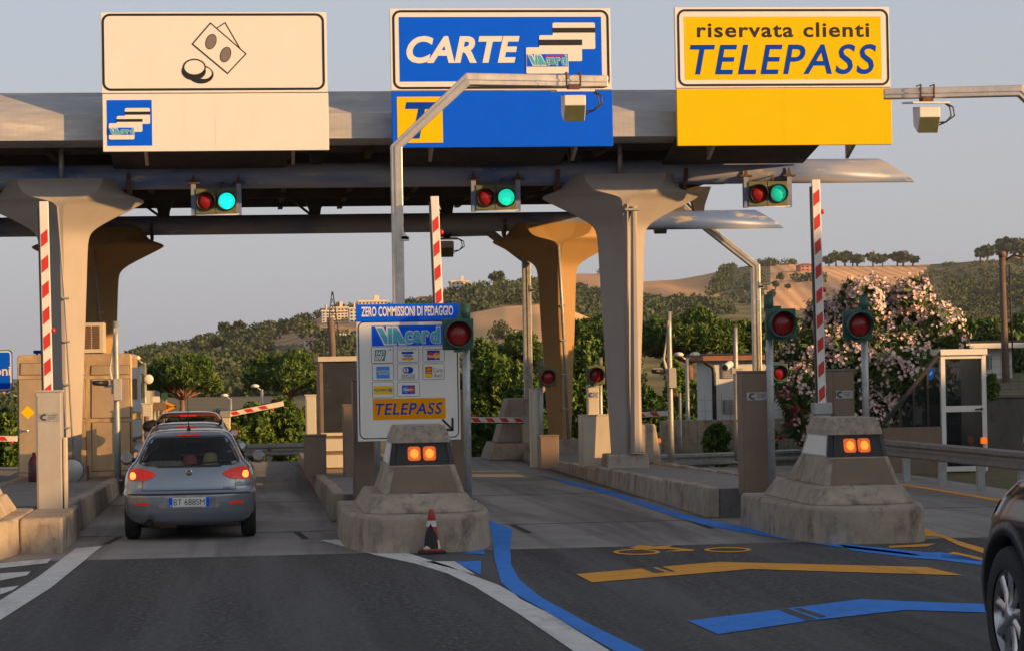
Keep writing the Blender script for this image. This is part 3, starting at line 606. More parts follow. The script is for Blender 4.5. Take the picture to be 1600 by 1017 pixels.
# ------------------------------------------------------------------ island noses (concrete with amber lamps)
def nose(x, y, label):
    t = thing('island_nose', label, 'island nose', (0, 0, 0), 'concrete island noses with amber lamps')
    def oct_(hw, y0, y1, cx, cy): return [(-hw+cx, y0), (hw-cx, y0), (hw, y0+cy), (hw, y1), (-hw, y1), (-hw, y0+cy)]
    mb = MB(); hw = .92; n = 7
    base = []
    for i in range(n+1): a = R(270-90*i/n); base.append((-.45+.47*math.cos(a), 1.9+1.9*math.sin(a)))
    base = [(-.36, 0)]+[p for p in base if p[1] > .02]+[(-hw, 3.85), (hw, 3.85)]
    rb = [(-p[0], p[1]) for p in base[:-2]]; poly = base[:-2]+[(-hw, 3.85), (hw, 3.85)]+rb[::-1]
    def ringz(z, s): return [(p[0]*s, 0.02+(p[1]-2.5)*(1-(1-s)*.6)+2.5, z) for p in poly]
    mb.loft([ringz(-.02, 1), ringz(.40, .985), ringz(.44, .96)], 'concrete', False); mb.build('base_block', t, bev=.02)
    mb = MB()
    def r4(z, hw, y0, y1, c): return [(-hw+c, y0, z), (hw-c, y0, z), (hw, y0+c, z), (hw, y1, z), (-hw, y1, z), (-hw, y0+c, z)]
    mb.loft([r4(.44, .70, .48, 3.3, .22), r4(.48, .68, .50, 3.3, .22), r4(.66, .58, .76, 3.15, .12)], 'concrete', False); mb.build('plinth', t, bev=.02)
    q0 = .05
    def r4(z, hw, y0, y1, c, r4_=r4): return [(a+q0, b, c_) for a, b, c_ in r4_(z, hw, y0, y1, c)]
    mb = MB(); mb.loft([r4(.66, .50, .84, 3.05, .05), r4(1.0, .40, 1.0, 2.5, .04)], 'concrete', False); bd = mb.build('body', t, bev=.012)
    mb = MB(); mb.add([(q0-.42, .838, .68), (q0+.42, .838, .68), (q0+.335, .985, .985), (q0-.335, .985, .985)], [(0, 1, 2, 3)], 'brown_box'); mb.build('front_plate', bd)
    mb = MB(); mb.loft([r4(1.0, .355, 1.05, 2.45, .03), r4(1.27, .32, 1.16, 2.3, .03)], 'plastic_black', False); lb = mb.build('lamp_housing', t)
    for sx in (-1, 1):
        mb = MB(); mb.add([(q0+sx*.405, 1.12, 1.02), (q0+sx*.405, 2.40, 1.02), (q0+sx*.365, 2.2, 1.255), (q0+sx*.365, 1.22, 1.255)], [(0, 1, 2, 3)], 'white_sheet'); 
        mb.add([(q0+sx*.401, 1.08, 1.0), (q0+sx*.401, 2.5, 1.0), (q0+sx*.361, 2.3, 1.275), (q0+sx*.361, 1.18, 1.275)], [(0, 1, 2, 3)], 'galv'); mb.build('side_reflector', t)
        mb = MB(); mb.add([(q0+sx*.34, 1.01, 1.0), (q0+sx*.40, 1.06, 1.0), (q0+sx*.36, 1.18, 1.27), (q0+sx*.305, 1.13, 1.27)], [(0, 1, 2, 3)], 'dark_metal'); mb.build('corner_bezel', lb)
    for sx in (-1, 1):
        mb = MB(); c = q0+sx*.094
        P = rr(c-.078, c+.078, 1.055, 1.225, .035, 4); mb.add([(p[0], 1.035+(p[1]-1.055)*.37, p[1]) for p in P]+[(p[0], 1.10+(p[1]-1.055)*.37, p[1]) for p in P], [tuple(range(len(P)))]+[(i, (i+1) % len(P), len(P)+(i+1) % len(P), len(P)+i) for i in range(len(P))], 'lamp_amber'); mb.build('amber_lamp', t)
    mb = MB()
    for sx in (-1, 1):
        P = ell(q0+sx*.094, 1.14, .05, .055, 20); mb.add([(p[0], 1.027+(p[1]-1.055)*.37, p[1]) for p in P], [tuple(range(20))], 'lamp_core'); mb.build('lamp_core', lb); mb = MB()
    mb = MB(); mb.add([(q0-.335, .99, 1.0), (q0+.335, .99, 1.0), (q0+.30, 1.095, 1.27), (q0-.30, 1.095, 1.27)], [(0, 1, 2, 3)], 'lens_cover'); mb.build('lamp_glass', lb)
    mb = MB(); mb.loft([r4(1.27, .355, 1.08, 2.40, .03), r4(1.33, .35, 1.10, 2.38, .03), r4(1.48, .30, 1.22, 2.2, .03)], 'concrete', False); mb.build('cap', t, bev=.008)
    t.location = (x, y, 0); return t
n0 = nose(2.05, 28.75, 'concrete island nose with two amber lamps in front of the white payment board')
dup(n0, (7.41, 28.35, 0), 'concrete island nose with two amber lamps below the oleander bush').scale = (.95, 1, 1)
dup(n0, (-3.72, 28.9, 0), 'sunlit concrete island nose cut off by the left edge of the view')

# ------------------------------------------------------------------ payment information board
BY = 33.2
f = lambda x, y: (lambda v: (v.x, v.z))(W(540+x/4.238, 460+y/4.238, BY))
def fb(x0, y0, x1, y1):
    a = f(x0, y0); b = f(x1, y1); return a[0], b[0], b[1], a[1]
c0 = f(410, 960)
t = thing('payment_board', 'white payment board with card logos under a blue ZERO COMMISSIONI DI PEDAGGIO strip', 'sign', (c0[0], BY, .4))
x0, x1, z0, z1 = fb(70, 175, 763, 958)
mb = MB(); mb.box(x0, x1, BY, BY+.04, z0, z1, 'sign_white'); mb.build('board_panel', t, bev=.004)
h0, h1, h2, h3 = fb(68, 68, 750, 172)
mb = MB(); mb.box(h0, h1, BY-.01, BY+.04, h2, h3, 'sign_blue'); hp = mb.build('header_panel', t, bev=.004)
a = fb(103, 84, 712, 140); mb = MB(); text(mb, 'ZERO COMMISSIONI DI PEDAGGIO', *a, BY-.014, 'sign_white', .022, 0, space=1.0); mb.build('header_lettering', hp)
mb = MB(); ring(mb, x0+.02, x1-.02, z0+.03, z1-.012, .085, .014, BY-.003, 'sign_black'); mb.build('border', t)
a = fb(172, 208, 652, 334); mb = MB(); flat(mb, rect(*a), BY-.003, 'sign_blue'); viacard(mb, a[0]+.07, a[1]-.055, a[2]+.03, a[3]-.03, BY-.006, .05); mb.build('card_logo', t)
a = fb(180, 690, 662, 820); mb = MB(); flat(mb, rect(*a), BY-.003, 'sign_orange'); text(mb, 'TELEPASS', *fb(198, 720, 640, 788), BY-.006, 'letter_blue', .012, .2, space=1.1); mb.build('toll_logo', t)
def logo(x0, y0, x1, y1, draw):
    a = fb(x0, y0, x1, y1); mb = MB(); flat(mb, rr(*a, .02, 4), BY-.003, 'sign_white'); ring(mb, *a, .02, .005, BY-.004, 'sign_black', 4); draw(mb); mb.build('payment_logo', t)
def tx(mb, s, x0, y0, x1, y1, mat, bold=.02, sh=0, k=2): text(mb, s, *fb(x0, y0, x1, y1), BY-.003-.003*k, mat, bold, sh)
def rc(mb, x0, y0, x1, y1, mat, k=1): flat(mb, rect(*fb(x0, y0, x1, y1)), BY-.003-.003*k, mat)
def el(mb, x, y, r1, r2, mat, k=2): c = f(x, y); flat(mb, ell(c[0], c[1], r1/4.238/113, r2/4.238/113, 20), BY-.003-.003*k, mat)
def L1(mb): flat(mb, [f(195, 366), f(270, 366), f(258, 438), f(190, 438)], BY-.006, 'sign_teal'); tx(mb, 'FAST', 200, 374, 264, 400, 'sign_white', .03, .15); tx(mb, 'pay', 194, 404, 258, 434, 'sign_white', .03, .15); tx(mb, 'TM', 284, 360, 300, 369, 'sign_black'); rc(mb, 204, 428, 228, 436, 'sign_yellow', 3)
def L2(mb): rc(mb, 371, 378, 448, 391, 'letter_blue'); tx(mb, 'VISA', 382, 396, 440, 412, 'letter_blue', .03, .2); rc(mb, 372, 418, 449, 431, 'sign_orange'); tx(mb, 'convenzionato', 350, 356, 470, 366, 'sign_grey', 0)
def L3(mb): rc(mb, 540, 370, 623, 431, 'letter_blue'); el(mb, 563, 404, 22, 22, 'sign_red'); el(mb, 601, 404, 22, 22, 'sign_orange', 2.2); tx(mb, 'MasterCard', 544, 397, 620, 415, 'sign_white', .02, .1, 3); tx(mb, 'convenzionato', 520, 354, 640, 364, 'sign_grey', 0)
def L4(mb): rc(mb, 203, 476, 292, 553, 'sign_sky'); tx(mb, 'AMERICAN', 205, 500, 290, 512, 'sign_white', .01); tx(mb, 'EXPRESS', 218, 517, 288, 529, 'sign_white', .01)
def L5(mb):
    el(mb, 400, 499, 22, 22, 'letter_blue'); el(mb, 422, 499, 26, 22, 'letter_blue', 1.8); el(mb, 400, 499, 16, 16, 'sign_white', 3); rc(mb, 396, 482, 404, 516, 'letter_blue', 4); tx(mb, 'Diners Club', 372, 524, 458, 540, 'sign_black', 0); tx(mb, 'International', 370, 542, 458, 555, 'sign_black', 0)
def L6(mb): rc(mb, 527, 476, 575, 546, 'sign_red'); rc(mb, 527, 524, 575, 546, 'sign_yellow', 2); el(mb, 551, 494, 15, 9, 'sign_orange'); tx(mb, 'Aura', 534, 507, 569, 518, 'sign_white', .01, 0, 3); tx(mb, 'Carta', 582, 486, 642, 513, 'sign_grey', 0); tx(mb, 'Aura', 584, 518, 640, 546, 'sign_grey', 0)
def L7(mb): rc(mb, 186, 605, 312, 656, 'sign_yellow'); tx(mb, 'POSTAMAT', 189, 622, 278, 640, 'letter_blue', 0); el(mb, 296, 630, 12, 12, 'letter_blue'); el(mb, 296, 630, 8, 8, 'sign_yellow', 3); rc(mb, 282, 628, 310, 632, 'letter_blue', 4)
def L8(mb): rc(mb, 373, 600, 459, 655, 'letter_blue'); el(mb, 398, 627, 23, 23, 'sign_sky'); el(mb, 434, 627, 23, 23, 'sign_red', 2.2); tx(mb, 'Maestro', 384, 619, 448, 634, 'sign_white', .02, .1, 3)
for q, d in (((170, 346, 318, 452), L1), ((340, 344, 487, 447), L2), ((509, 342, 655, 443), L3), ((175, 458, 320, 566), L4), ((340, 457, 487, 564), L5), ((510, 456, 656, 561), L6), ((175, 577, 322, 682), L7), ((341, 579, 492, 673), L8)): logo(*q, d)
mb = MB(); line(mb, [f(645, 830), f(708, 892)], .028, BY-.004, 'sign_black'); line(mb, [f(708, 822), f(708, 894), f(655, 894)], .030, BY-.006, 'sign_black'); mb.build('arrow', t)
for px in (590, 702):
    x = W(px, 700, BY).x; mb = MB(); mb.tube([(x, BY+.08, .36), (x, BY+.08, z1)], .045, 'galv', 12); mb.build('post', t)

# ------------------------------------------------------------------ cabinet posts beside the lanes
def cabinet(name, label, x, y, w, d, z0, z1, mat, group, plate_=True, rail=False):
    t = thing(name, label, 'cabinet', (x, y, z0), group)
    mb = MB(); mb.box(x-w/2, x+w/2, y, y+d, z0, z1, mat); b = mb.build('housing', t, bev=.012)
    mb = MB(); mb.box(x-w/2-.012, x+w/2+.012, y-.012, y+d, z1, z1+.025, mat); mb.box(x-w/2+.02, x-w/2+.026, y-.004, y, z0+.05, z1-.05, 'sign_grey'); mb.build('cover', t, bev=.006)
    if plate_:
        zc = z1-.33*min(1, (z1-z0)/1.2); mb = MB(); plate(mb, rect(x-w*.36, x+w*.42, zc-.055, zc+.055), y-.006, 'galv', .005); pl = mb.build('nameplate', t)
        mb = MB(); 
        for k, r_ in enumerate((.05, .034)):
            P = [(x-w*.16+r_*math.cos(R(a)), zc+r_*.8*math.sin(R(a))) for a in range(60, 301, 20)]
            line(mb, P, .011, y-.008, 'sign_grey')
        for k in range(3): flat(mb, rect(x-w*.02, x+w*(.34-.05*k), zc+.022-.024*k, zc+.034-.024*k), y-.008, 'sign_grey')
        mb.build('emblem', pl)
    if rail: mb = MB(); mb.box(x+w/2+.02, x+w/2+.065, y+.04, y+.2, z0, z0+1.02, 'cream_box'); mb.build('sensor_strip', t, bev=.008)
    return t
GC = 'cabinet posts beside the toll lanes'
def at(px, Y, py=600): return W(px, py, Y).x
cabinet('cabinet_post', 'sunlit metal cabinet post at the foot of the left raised barrier', at(75, 32.4), 32.4, .33, .4, .34, 1.96, 'grey_box', GC, rail=True)
cabinet('cabinet_post', 'tall brown cabinet post left of the island nose below the oleander bush', at(1183, 33.3), 33.3, .42, .4, .34, 2.05, 'brown_box', GC)
cabinet('cabinet_post', 'brown cabinet post rising behind the cap of the right island nose', at(1318, 33.4), 33.4, .31, .4, .4, 2.05, 'brown_box', GC)
cabinet('cabinet_post', 'brown cabinet post standing behind the left edge of the white payment board', at(571, 33.9), 33.9, .36, .4, .36, 2.03, 'brown_box', GC, False)
cabinet('cabinet_post', 'brown cabinet post standing behind the right edge of the white payment board', at(713, 33.9), 33.9, .36, .4, .36, 1.85, 'brown_box', GC, False)
cabinet('cabinet_post', 'slim sunlit cabinet post left of the brown toll booth', at(485, 46), 46, .2, .25, .24, 1.72, 'cream_box', GC, False)
cabinet('cabinet_post', 'slim sunlit cabinet post beside the ochre column behind', at(836, 47.5), 47.5, .2, .25, .22, 1.75, 'cream_box', GC, False)
cabinet('cabinet_post', 'short sunlit cabinet on top of the cream cupboard', at(929, 46.9), 47.1, .22, .22, 1.22, 1.78, 'cream_box', GC)
cabinet('cupboard', 'cream electrical cupboard between the ochre and the pale column', at(931, 46.9), 46.9, .60, .45, .22, 1.22, 'cream_box', None, False)
cabinet('lane_box', 'low brown box at the foot of the ochre column', at(857, 46.2), 46.2, .36, .45, .24, .86, 'brown_box', 'low brown boxes at lane ends', False)
cabinet('lane_box', 'low brown box left of the brown toll booth', at(491, 44.5), 44.5, .4, .5, .24, 1.0, 'brown_box', 'low brown boxes at lane ends', False)
x = at(1000, 48.5); t = thing('concrete_block', 'pale slanted concrete block behind the foot of the pale column', 'concrete block', (x, 48.5, .2)); mb = MB(); mb.prism([(x-.3, .2), (x+.42, .2), (x+.3, 1.0), (x-.2, 1.0)], 'y', 48.5, 49.2, 'concrete_pale'); mb.build('block', t, bev=.03)
x = at(800, 59); t = thing('crash_block', 'sloping concrete crash block by the lowered barrier across the middle lane', 'concrete block', (x, 58, 0))
mb = MB(); mb.prism([(x-.75, 0), (x+.75, 0), (x+.7, .4), (x-.6, .4)], 'y', 57.4, 59.6, 'concrete'); mb.build('base_block', t, bev=.03)
mb = MB(); mb.prism([(x-.5, .4), (x+.55, .4), (x+.42, 1.45), (x-.2, 1.45)], 'y', 58, 59.2, 'concrete_pale'); mb.build('upper_block', t, bev=.03)

# ------------------------------------------------------------------ barriers
GB = 'red and white striped lane barriers'
def barrier(label, base, tip, w, mat_post, lamp=None, post=None):
    bx, by, bz = base; d = Vector(tip)-Vector(base); L = d.length; u = d.normalized(); ref = Vector((0, 1, 0)); s = u.cross(ref).normalized()
    t = thing('lane_barrier', label, 'barrier', (bx, by, post if post is not None else bz), GB)
    mb = MB()
    def pt(a, b, yy): p = Vector(base)+u*a+s*b; return (p.x, p.y+yy, p.z)
    h = w/2
    mb.add([pt(a, b, yy) for a in (0, L) for b, yy in ((-h, 0), (h, 0), (h, .06), (-h, .06))], [(0, 1, 5, 4), (1, 2, 6, 5), (2, 3, 7, 6), (3, 0, 4, 7), (0, 3, 2, 1), (4, 5, 6, 7)], 'white_paint'); arm = mb.build('arm', t, bev=.008)
    mb = MB(); a = .18; k = w*.6
    while a < L-.3:
        mb.add([pt(a, -h*.72, -.004), pt(a+.17, -h*.72, -.004), pt(a+.17-k, h*.72, -.004), pt(a-k, h*.72, -.004)], [(0, 1, 2, 3)], 'red_paint'); a += .34
    mb.build('stripes', arm)
    mb = MB(); mb.add([pt(a, h+.012+b, yy) for a in (0, L*.97) for b, yy in ((-.012, .0), (.012, 0), (.012, .07), (-.012, .07))], [(0, 1, 5, 4), (1, 2, 6, 5), (2, 3, 7, 6), (3, 0, 4, 7)], 'plastic_black'); mb.build('edge_strip', arm)
    if lamp:
        for q in lamp: p = Vector(pt(L*q, -h-.02, .03)); mb = MB(); mb.lathe([(.005, -.035), (.028, -.028), (.034, 0), (.028, .028), (.005, .035)], p, 'lamp_red', 12, 'z'); mb.build('warning_lamp', t)
    mb = MB(); mb.box(bx-.13, bx+.13, by-.05, by+.16, bz-.06, bz+.1, 'galv'); mb.box(bx-.10, bx+.10, by-.02, by+.14, bz-.32, bz-.06, mat_post)
    if post is not None: mb.box(bx-.12, bx+.12, by, by+.3, post, bz-.06, mat_post)
    mb.build('pivot', t, bev=.01)
    return t
def bw(px, py, Y): v = W(px, py, Y); return (v.x, v.y, v.z)
barrier('raised striped barrier arm in front of the left canopy column', bw(76, 640, 32.7), bw(68, 315, 32.7), .12, 'grey_box', [.38], .4)
barrier('raised striped barrier arm leaning above the payment board', bw(693, 640, 34.2), bw(679, 307, 34.2), .115, 'brown_box', [.83], .36)
barrier('raised striped barrier arm in front of the oleander bush', bw(1285, 640, 33.2), bw(1275, 281, 33.2), .118, 'galv', [.86, .52], .4)
barrier('tilted striped barrier arm beyond the queue of cars', bw(352, 648, 58), bw(443, 630, 58), .12, 'cream_box', [.8], 0.0)
barrier('lowered striped barrier arm across the middle lane behind', bw(825, 656, 57.6), bw(690, 655, 57.6), .13, 'cream_box', [.62], .2)
barrier('lowered striped barrier arm glimpsed right of the pale column', bw(965, 650, 58), bw(1046, 645, 58), .13, 'cream_box', None, .2)
barrier('lowered striped barrier arm at the left edge behind the booth', bw(-60, 684, 56), bw(27, 685, 56), .13, 'cream_box', [.9], .0)

# ------------------------------------------------------------------ single red signals on posts
GS = 'single red signals on posts'
def signal(label, px, py, Y, pole_px, z0, hs, mat='signal_green', polemat='galv', side=1, ztop=None):
    c = W(px, py, Y); p = W(pole_px, py, Y)
    t = thing('red_signal', label, 'traffic light', (p.x, Y+.14, z0), GS)
    mb = MB(); mb.tube([(p.x, Y+.14, z0), (p.x, Y+.14, c.z+.3*hs)], .052*min(1, hs*1.0), polemat, 12); mb.tube([(p.x, Y+.14, z0), (p.x, Y+.14, z0+.02)], .12*hs, polemat, 12); mb.build('pole', t)
    mb = MB(); mb.tube([(p.x, Y+.14, c.z+.18*hs), (p.x, Y+.14, c.z+.41*hs)], .068*hs, mat, 12)
    mb.box(min(p.x, c.x)-.02, max(p.x, c.x)+.02, Y+.09, Y+.17, c.z+.2*hs, c.z+.25*hs, mat); mb.build('pole_bracket', t)
    mb = MB(); h = .21*hs; mb.box(c.x-h, c.x+h, Y+.02, Y+.09, c.z-h, c.z+h, mat); mb.lathe([(.185*hs, .02), (.185*hs, -.05)], (c.x, Y, c.z), mat, 24, 'y'); mb.box(c.x-h*.3, c.x+h*.3, Y-.03, Y+.06, c.z-h-.03*hs, c.z-h+.01, mat); mb.build('housing', t, bev=.012)
    hood_mat[0] = mat; lens(t, c.x, Y-.052, c.z, .165*hs, 'lens_red', .17*hs, 'red_lens'); hood_mat[0] = 'plastic_black'
    return t
signal('green cased red signal overlapping the right edge of the payment board', 716, 522, 32.6, 729, .37, 1.0)
signal('green cased red signal between the mast and the right raised barrier', 1221, 506, 33.0, 1205, .37, 1.0)
signal('green cased red signal on a post in front of the oleander bush', 1341, 508, 33.2, 1354, .4, 1.0)
signal('small red signal left of the ochre column', 856, 589, 47.3, 846, .22, .86, 'signal_olive', 'galv')
signal('small red signal above the cream cupboard', 931, 586, 47.0, 939, .22, .86, 'signal_olive', 'galv')
signal('small red signal half hidden behind the tall brown cabinet post', 1217, 582, 47.0, 1203, .22, .86, 'signal_green', 'galv')

# ------------------------------------------------------------------ bent masts with toll antennas
GM = 'bent masts carrying toll antennas'
def antenna(t, x, y, zarm, k=1.0):
    mb = MB(); mb.box(x-.07, x+.09, y-.1, y+.1, zarm-.15, zarm-.07, 'rust'); mb.tube([(x-.1, y-.1, zarm-.1), (x-.1, y-.1, zarm+.1), (x-.1, y+.1, zarm+.1)], .012, 'rust', 6); mb.tube([(x+.1, y-.1, zarm-.1), (x+.1, y-.1, zarm+.1), (x+.1, y+.1, zarm+.1)], .012, 'rust', 6); mb.build('clamp', t)
    mb = MB(); P = [(y-.28, zarm-.2), (y+.32, zarm-.14), (y+.32, zarm-.11), (y-.28, zarm-.17)]; mb.prism(P, 'x', x-.27*k, x+.28*k, 'white_sheet'); mb.build('rain_shield', t, bev=.006)
    mb = MB(); P = [(y-.20, zarm-.24), (y+.18, zarm-.2), (y+.15, zarm-.48), (y-.06, zarm-.6), (y-.2, zarm-.38)]; mb.prism(P, 'x', x-.15*k, x+.16*k, 'white_sheet'); b = mb.build('antenna_box', t, bev=.012)
    mb = MB(); q = [(y-.21, zarm-.39), (y-.068, zarm-.605)]; mb.add([(x-.14*k, q[0][0], q[0][1]), (x+.15*k, q[0][0], q[0][1]), (x+.15*k, q[1][0], q[1][1]), (x-.14*k, q[1][0], q[1][1])], [(0, 1, 2, 3)], 'signal_olive'); mb.build('antenna_face', b)
    mb = MB()
    for o in (0, .05): mb.tube([(x+.16*k, y, zarm-.45-o), (x+.3*k, y, zarm-.44), (x+(.38+o)*k, y, zarm-.35), (x+(.36+o)*k, y, zarm-.22), (x+.25*k, y, zarm-.14)], .011, 'plastic_black', 6)
    mb.build('cable', t)
def mast(label, x, y, zb1, run, zarm, xend, xa, w, mat='galv_bright', z0=.3):
    t = thing('antenna_mast', label, 'mast', (x, y, z0), GM); s = 1 if xend > x else -1
    mb = MB(); P = [(x, y, z0), (x, y, zb1), (x+s*run, y, zarm), (xend, y+.25, zarm-.01)]; mb.tube(P, w/2, mat, 4, True, True); ms = mb.build('mast_pole', t, bev=.012)
    mb = MB(); o = .025
    Q_ = [(a-(.012*s if i < 2 else 0), b-w/2-.006, c_) for i, (a, b, c_) in enumerate(P)]; mb.tube(Q_, .012, 'dark_metal' if False else mat, 4, True, True); mb.build('cable_channel', ms)
    mb = MB(); mb.box(x+w*.3, x+w*.95, y-.12, y+.02, 4.0, 4.06, mat); mb.prism([(x+w*.3, 4.18), (x+w*.95, 4.02), (x+w*.3, 4.02)], 'y', y-.12, y-.1, mat); mb.build('bracket', t)
    mb = MB(); mb.box(x-.16, x+.16, y-.16, y+.16, z0, z0+.02, 'galv'); mb.build('base_plate', t)
    antenna(t, xa, y+.1, zarm); return t
v = W(619, 230, 34.6); v2 = W(730, 125, 34.6); ve = W(952, 127, 34.6); va = W(896, 127, 34.6)
mast('bent metal antenna mast rising behind the payment board across the blue sign', v.x, 34.6, v.z, v2.x-v.x, v2.z, ve.x, va.x, .165)
ve = W(1388, 148, 34.6); va = W(1449, 148, 34.6); zz = W(1490, 143, 34.6).z
mast('antenna arm entering from the right edge beside the yellow sign', 12.3, 34.6, zz-.95, .99, zz, ve.x, va.x, .15, 'galv_bright', 0)
v = W(1180, 416, 58); v2 = W(1108, 358, 58)
mast('sunlit bent mast left of the right raised barrier, arm vanishing behind the rear beam', v.x, 58, v.z, 1.75, v2.z+.5, 9.6, 9.95, .2, 'galv_bright', -.75)
v = W(822, 408, 58.4); v2 = W(767, 362, 58.4)
mast('shaded bent mast close to the ochre column, antenna hanging left of the raised arm', v.x, 58.4, v.z, .9, v2.z-.0, at(690, 58.4), at(702, 58.4), .2, 'galv', .2)

# ------------------------------------------------------------------ traffic cone
c = G(675, 864); t = thing('traffic_cone', 'small worn red and white traffic cone at the foot of the middle island nose', 'traffic cone', (c.x, c.y, 0))
X, Y = c.x, c.y
mb = MB(); mb.box(X-.16, X+.16, Y-.16, Y+.16, .004, .03, 'olive_black'); mb.box(X-.12, X+.12, Y-.12, Y+.12, .03, .06, 'cone_red'); mb.build('cone_base', t, bev=.01)
mb = MB(); prof = [(.105, .05), (.085, .16), (.062, .32), (.05, .39), (.034, .50), (.028, .52)]
for (a, b, mt) in ((0, 1, 'white_paint'), (1, 2, 'cone_red'), (2, 3, 'white_paint'), (3, 5, 'cone_red')): mb.lathe(prof[a:b+1], (X, Y, 0), mt, 20, 'z', True, b == 5)
cn = mb.build('cone_body', t)
mb = MB(); P = []
for i in range(9):
    a = R(200+14*i); z0, z1 = (.07+.03*math.sin(i*.8), .36-.035*abs(i-4))
    r_ = lambda z: .1125-.155*z+.005
    P.append((X+r_(z0)*math.cos(a), Y+r_(z0)*math.sin(a), z0)); P.append((X+r_(z1)*math.cos(a), Y+r_(z1)*math.sin(a), z1))
mb.add(P, [(2*i, 2*i+2, 2*i+3, 2*i+1) for i in range(8)], 'olive_black'); mb.build('tar_patch', cn)

# ------------------------------------------------------------------ toll booths
yb = 48.0; xl, xr = at(27, yb), at(206, yb); zt = W(110, 553, yb).z; zb = .2
t = thing('toll_booth', 'golden sunlit metal toll booth behind the left column', 'toll booth', ((xl+xr)/2, yb, zb))
mb = MB(); mb.prism(rr(xl, xr, zb, zt, .07, 4), 'y', yb, yb+2.6, 'booth_steel'); mb.build('shell', t, bev=.015)
w = xr-xl
for (a, b, c_, d) in ((.0, .335, .05, .80), (.375, .60, .05, .44), (.635, .99, .05, .44), (.375, .60, .48, .79), (.635, .99, .48, .79), (.375, .60, .83, .90), (.635, .99, .83, .90), (.02, .34, .84, .93)):
    mb = MB(); X0, X1, Z0, Z1 = xl+w*a+.02, xl+w*b-.02, zb+(zt-zb)*c_, zb+(zt-zb)*d
    mb.box(X0-.014, X1+.014, yb-.006, yb, Z0-.014, Z1+.014, 'brown_box'); mb.box(X0, X1, yb-.022, yb-.006, Z0, Z1, 'booth_panel', .012, 0); p = mb.build('wall_panel' if a else 'door', t, bev=.006)
    if a == 0: 
        mb = MB(); zh = zb+(zt-zb)*.385; mb.tube([(X0+.04, yb-.06, zh), (X0+.2, yb-.06, zh+.01)], .016, 'chrome', 8); mb.box(X0+.02, X0+.07, yb-.05, yb-.02, zh-.04, zh+.04, 'chrome'); mb.build('handle', p)
        mb = MB(); cx, cz = xl+.195, zb+(zt-zb)*.535; flat(mb, [(cx-.13, cz), (cx, cz-.13), (cx+.13, cz), (cx, cz+.13)], yb-.025, 'sign_yellow'); mb.build('warning_sticker', p)
mb = MB(); mb.box(xr, xr+.16, yb+.1, yb+1.9, zb+1.25, zt-.28, 'booth_blue'); mb.box(xr, xr+.2, yb+.1, yb+1.9, zb+.72, zb+1.1, 'booth_blue', 0, 0); mb.box(xr+.16, xr+.165, yb+.3, yb+1.7, zb+1.5, zt-.4, 'window_dark'); mb.box(xr+.02, xr+.1, yb+.08, yb+.1, zb+1.5, zb+1.9, 'window_dark'); mb.build('serving_window', t, bev=.01)
mb = MB(); mb.box(xr, xr+.3, yb-.05, yb+1.9, zb+.5, zb+.68, 'grey_box'); mb.build('counter', t, bev=.01)
xa0, xa1 = at(110, yb+.3), at(163, yb+.3); za = W(135, 504, yb+.3).z
t = thing('air_conditioner', 'boxy air conditioner unit on the roof of the golden toll booth', 'air conditioner', ((xa0+xa1)/2, yb+.3, zt))
mb = MB(); mb.box(xa0, xa1, yb+.3, yb+1.1, zt+.02, za, 'cream_box'); mb.box(xa0-.02, xa1+.02, yb+.28, yb+1.12, za, za+.02, 'dark_metal'); mb.box(xa0+.05, xa1-.05, yb+.35, yb+1, zt, zt+.02, 'dark_metal'); mb.build('case', t, bev=.02)
for a in (.43, .68):
    X0 = xa0+(xa1-xa0)*a; X1 = X0+(xa1-xa0)*.2
    mb = MB(); mb.box(X0, X1, yb+.29, yb+.302, zt+.1, za-.07, 'rust')
    for k in range(9): z = zt+.12+k*(za-zt-.2)/9; mb.box(X0, X1, yb+.28, yb+.29, z, z+.015, 'brown_box')
    mb.build('grille', t)
yb = 47.5; x0, x1 = at(500, yb), at(590, yb); zt = W(530, 558, yb).z
t = thing('toll_booth', 'dark brown shaded toll booth left of the payment board', 'toll booth', ((x0+x1)/2, yb, .2))
mb = MB(); mb.box(x0, x1, yb+.03, yb+2.4, .2, zt-.08, 'brown_box'); mb.build('shell', t, bev=.01)
mb = MB(); mb.box(x0-.04, x1+.04, yb-.08, yb+2.5, zt-.08, zt+.02, 'cream_box'); mb.build('roof', t, bev=.01)
mb = MB(); mb.box(x0+.06, x1-.04, yb, yb+.03, .98, zt-.12, 'window_dark'); wn = mb.build('window', t); mb = MB()
for X in (x0+.03, x1-.02): mb.box(X-.03, X+.03, yb-.02, yb+.03, .9, zt-.08, 'brown_box')
mb.box(x0, x1, yb-.03, yb+.03, .92, .98, 'cream_box'); mb.build('frame', wn)
mb = MB(); mb.box(x0+.05, x0+.6, yb-.02, yb+.03, .3, .55, 'cream_box'); mb.box(x0+.05, x0+.6, yb-.02, yb+.03, .62, .86, 'cream_box'); mb.build('drawer_panel', t, bev=.01)
c = cabinet('lane_box', 'grey ticket column in front of the brown toll booth', at(548, 44), 44, .3, .3, .24, 1.55, 'brown_box', None, False); c['category'] = 'ticket machine'

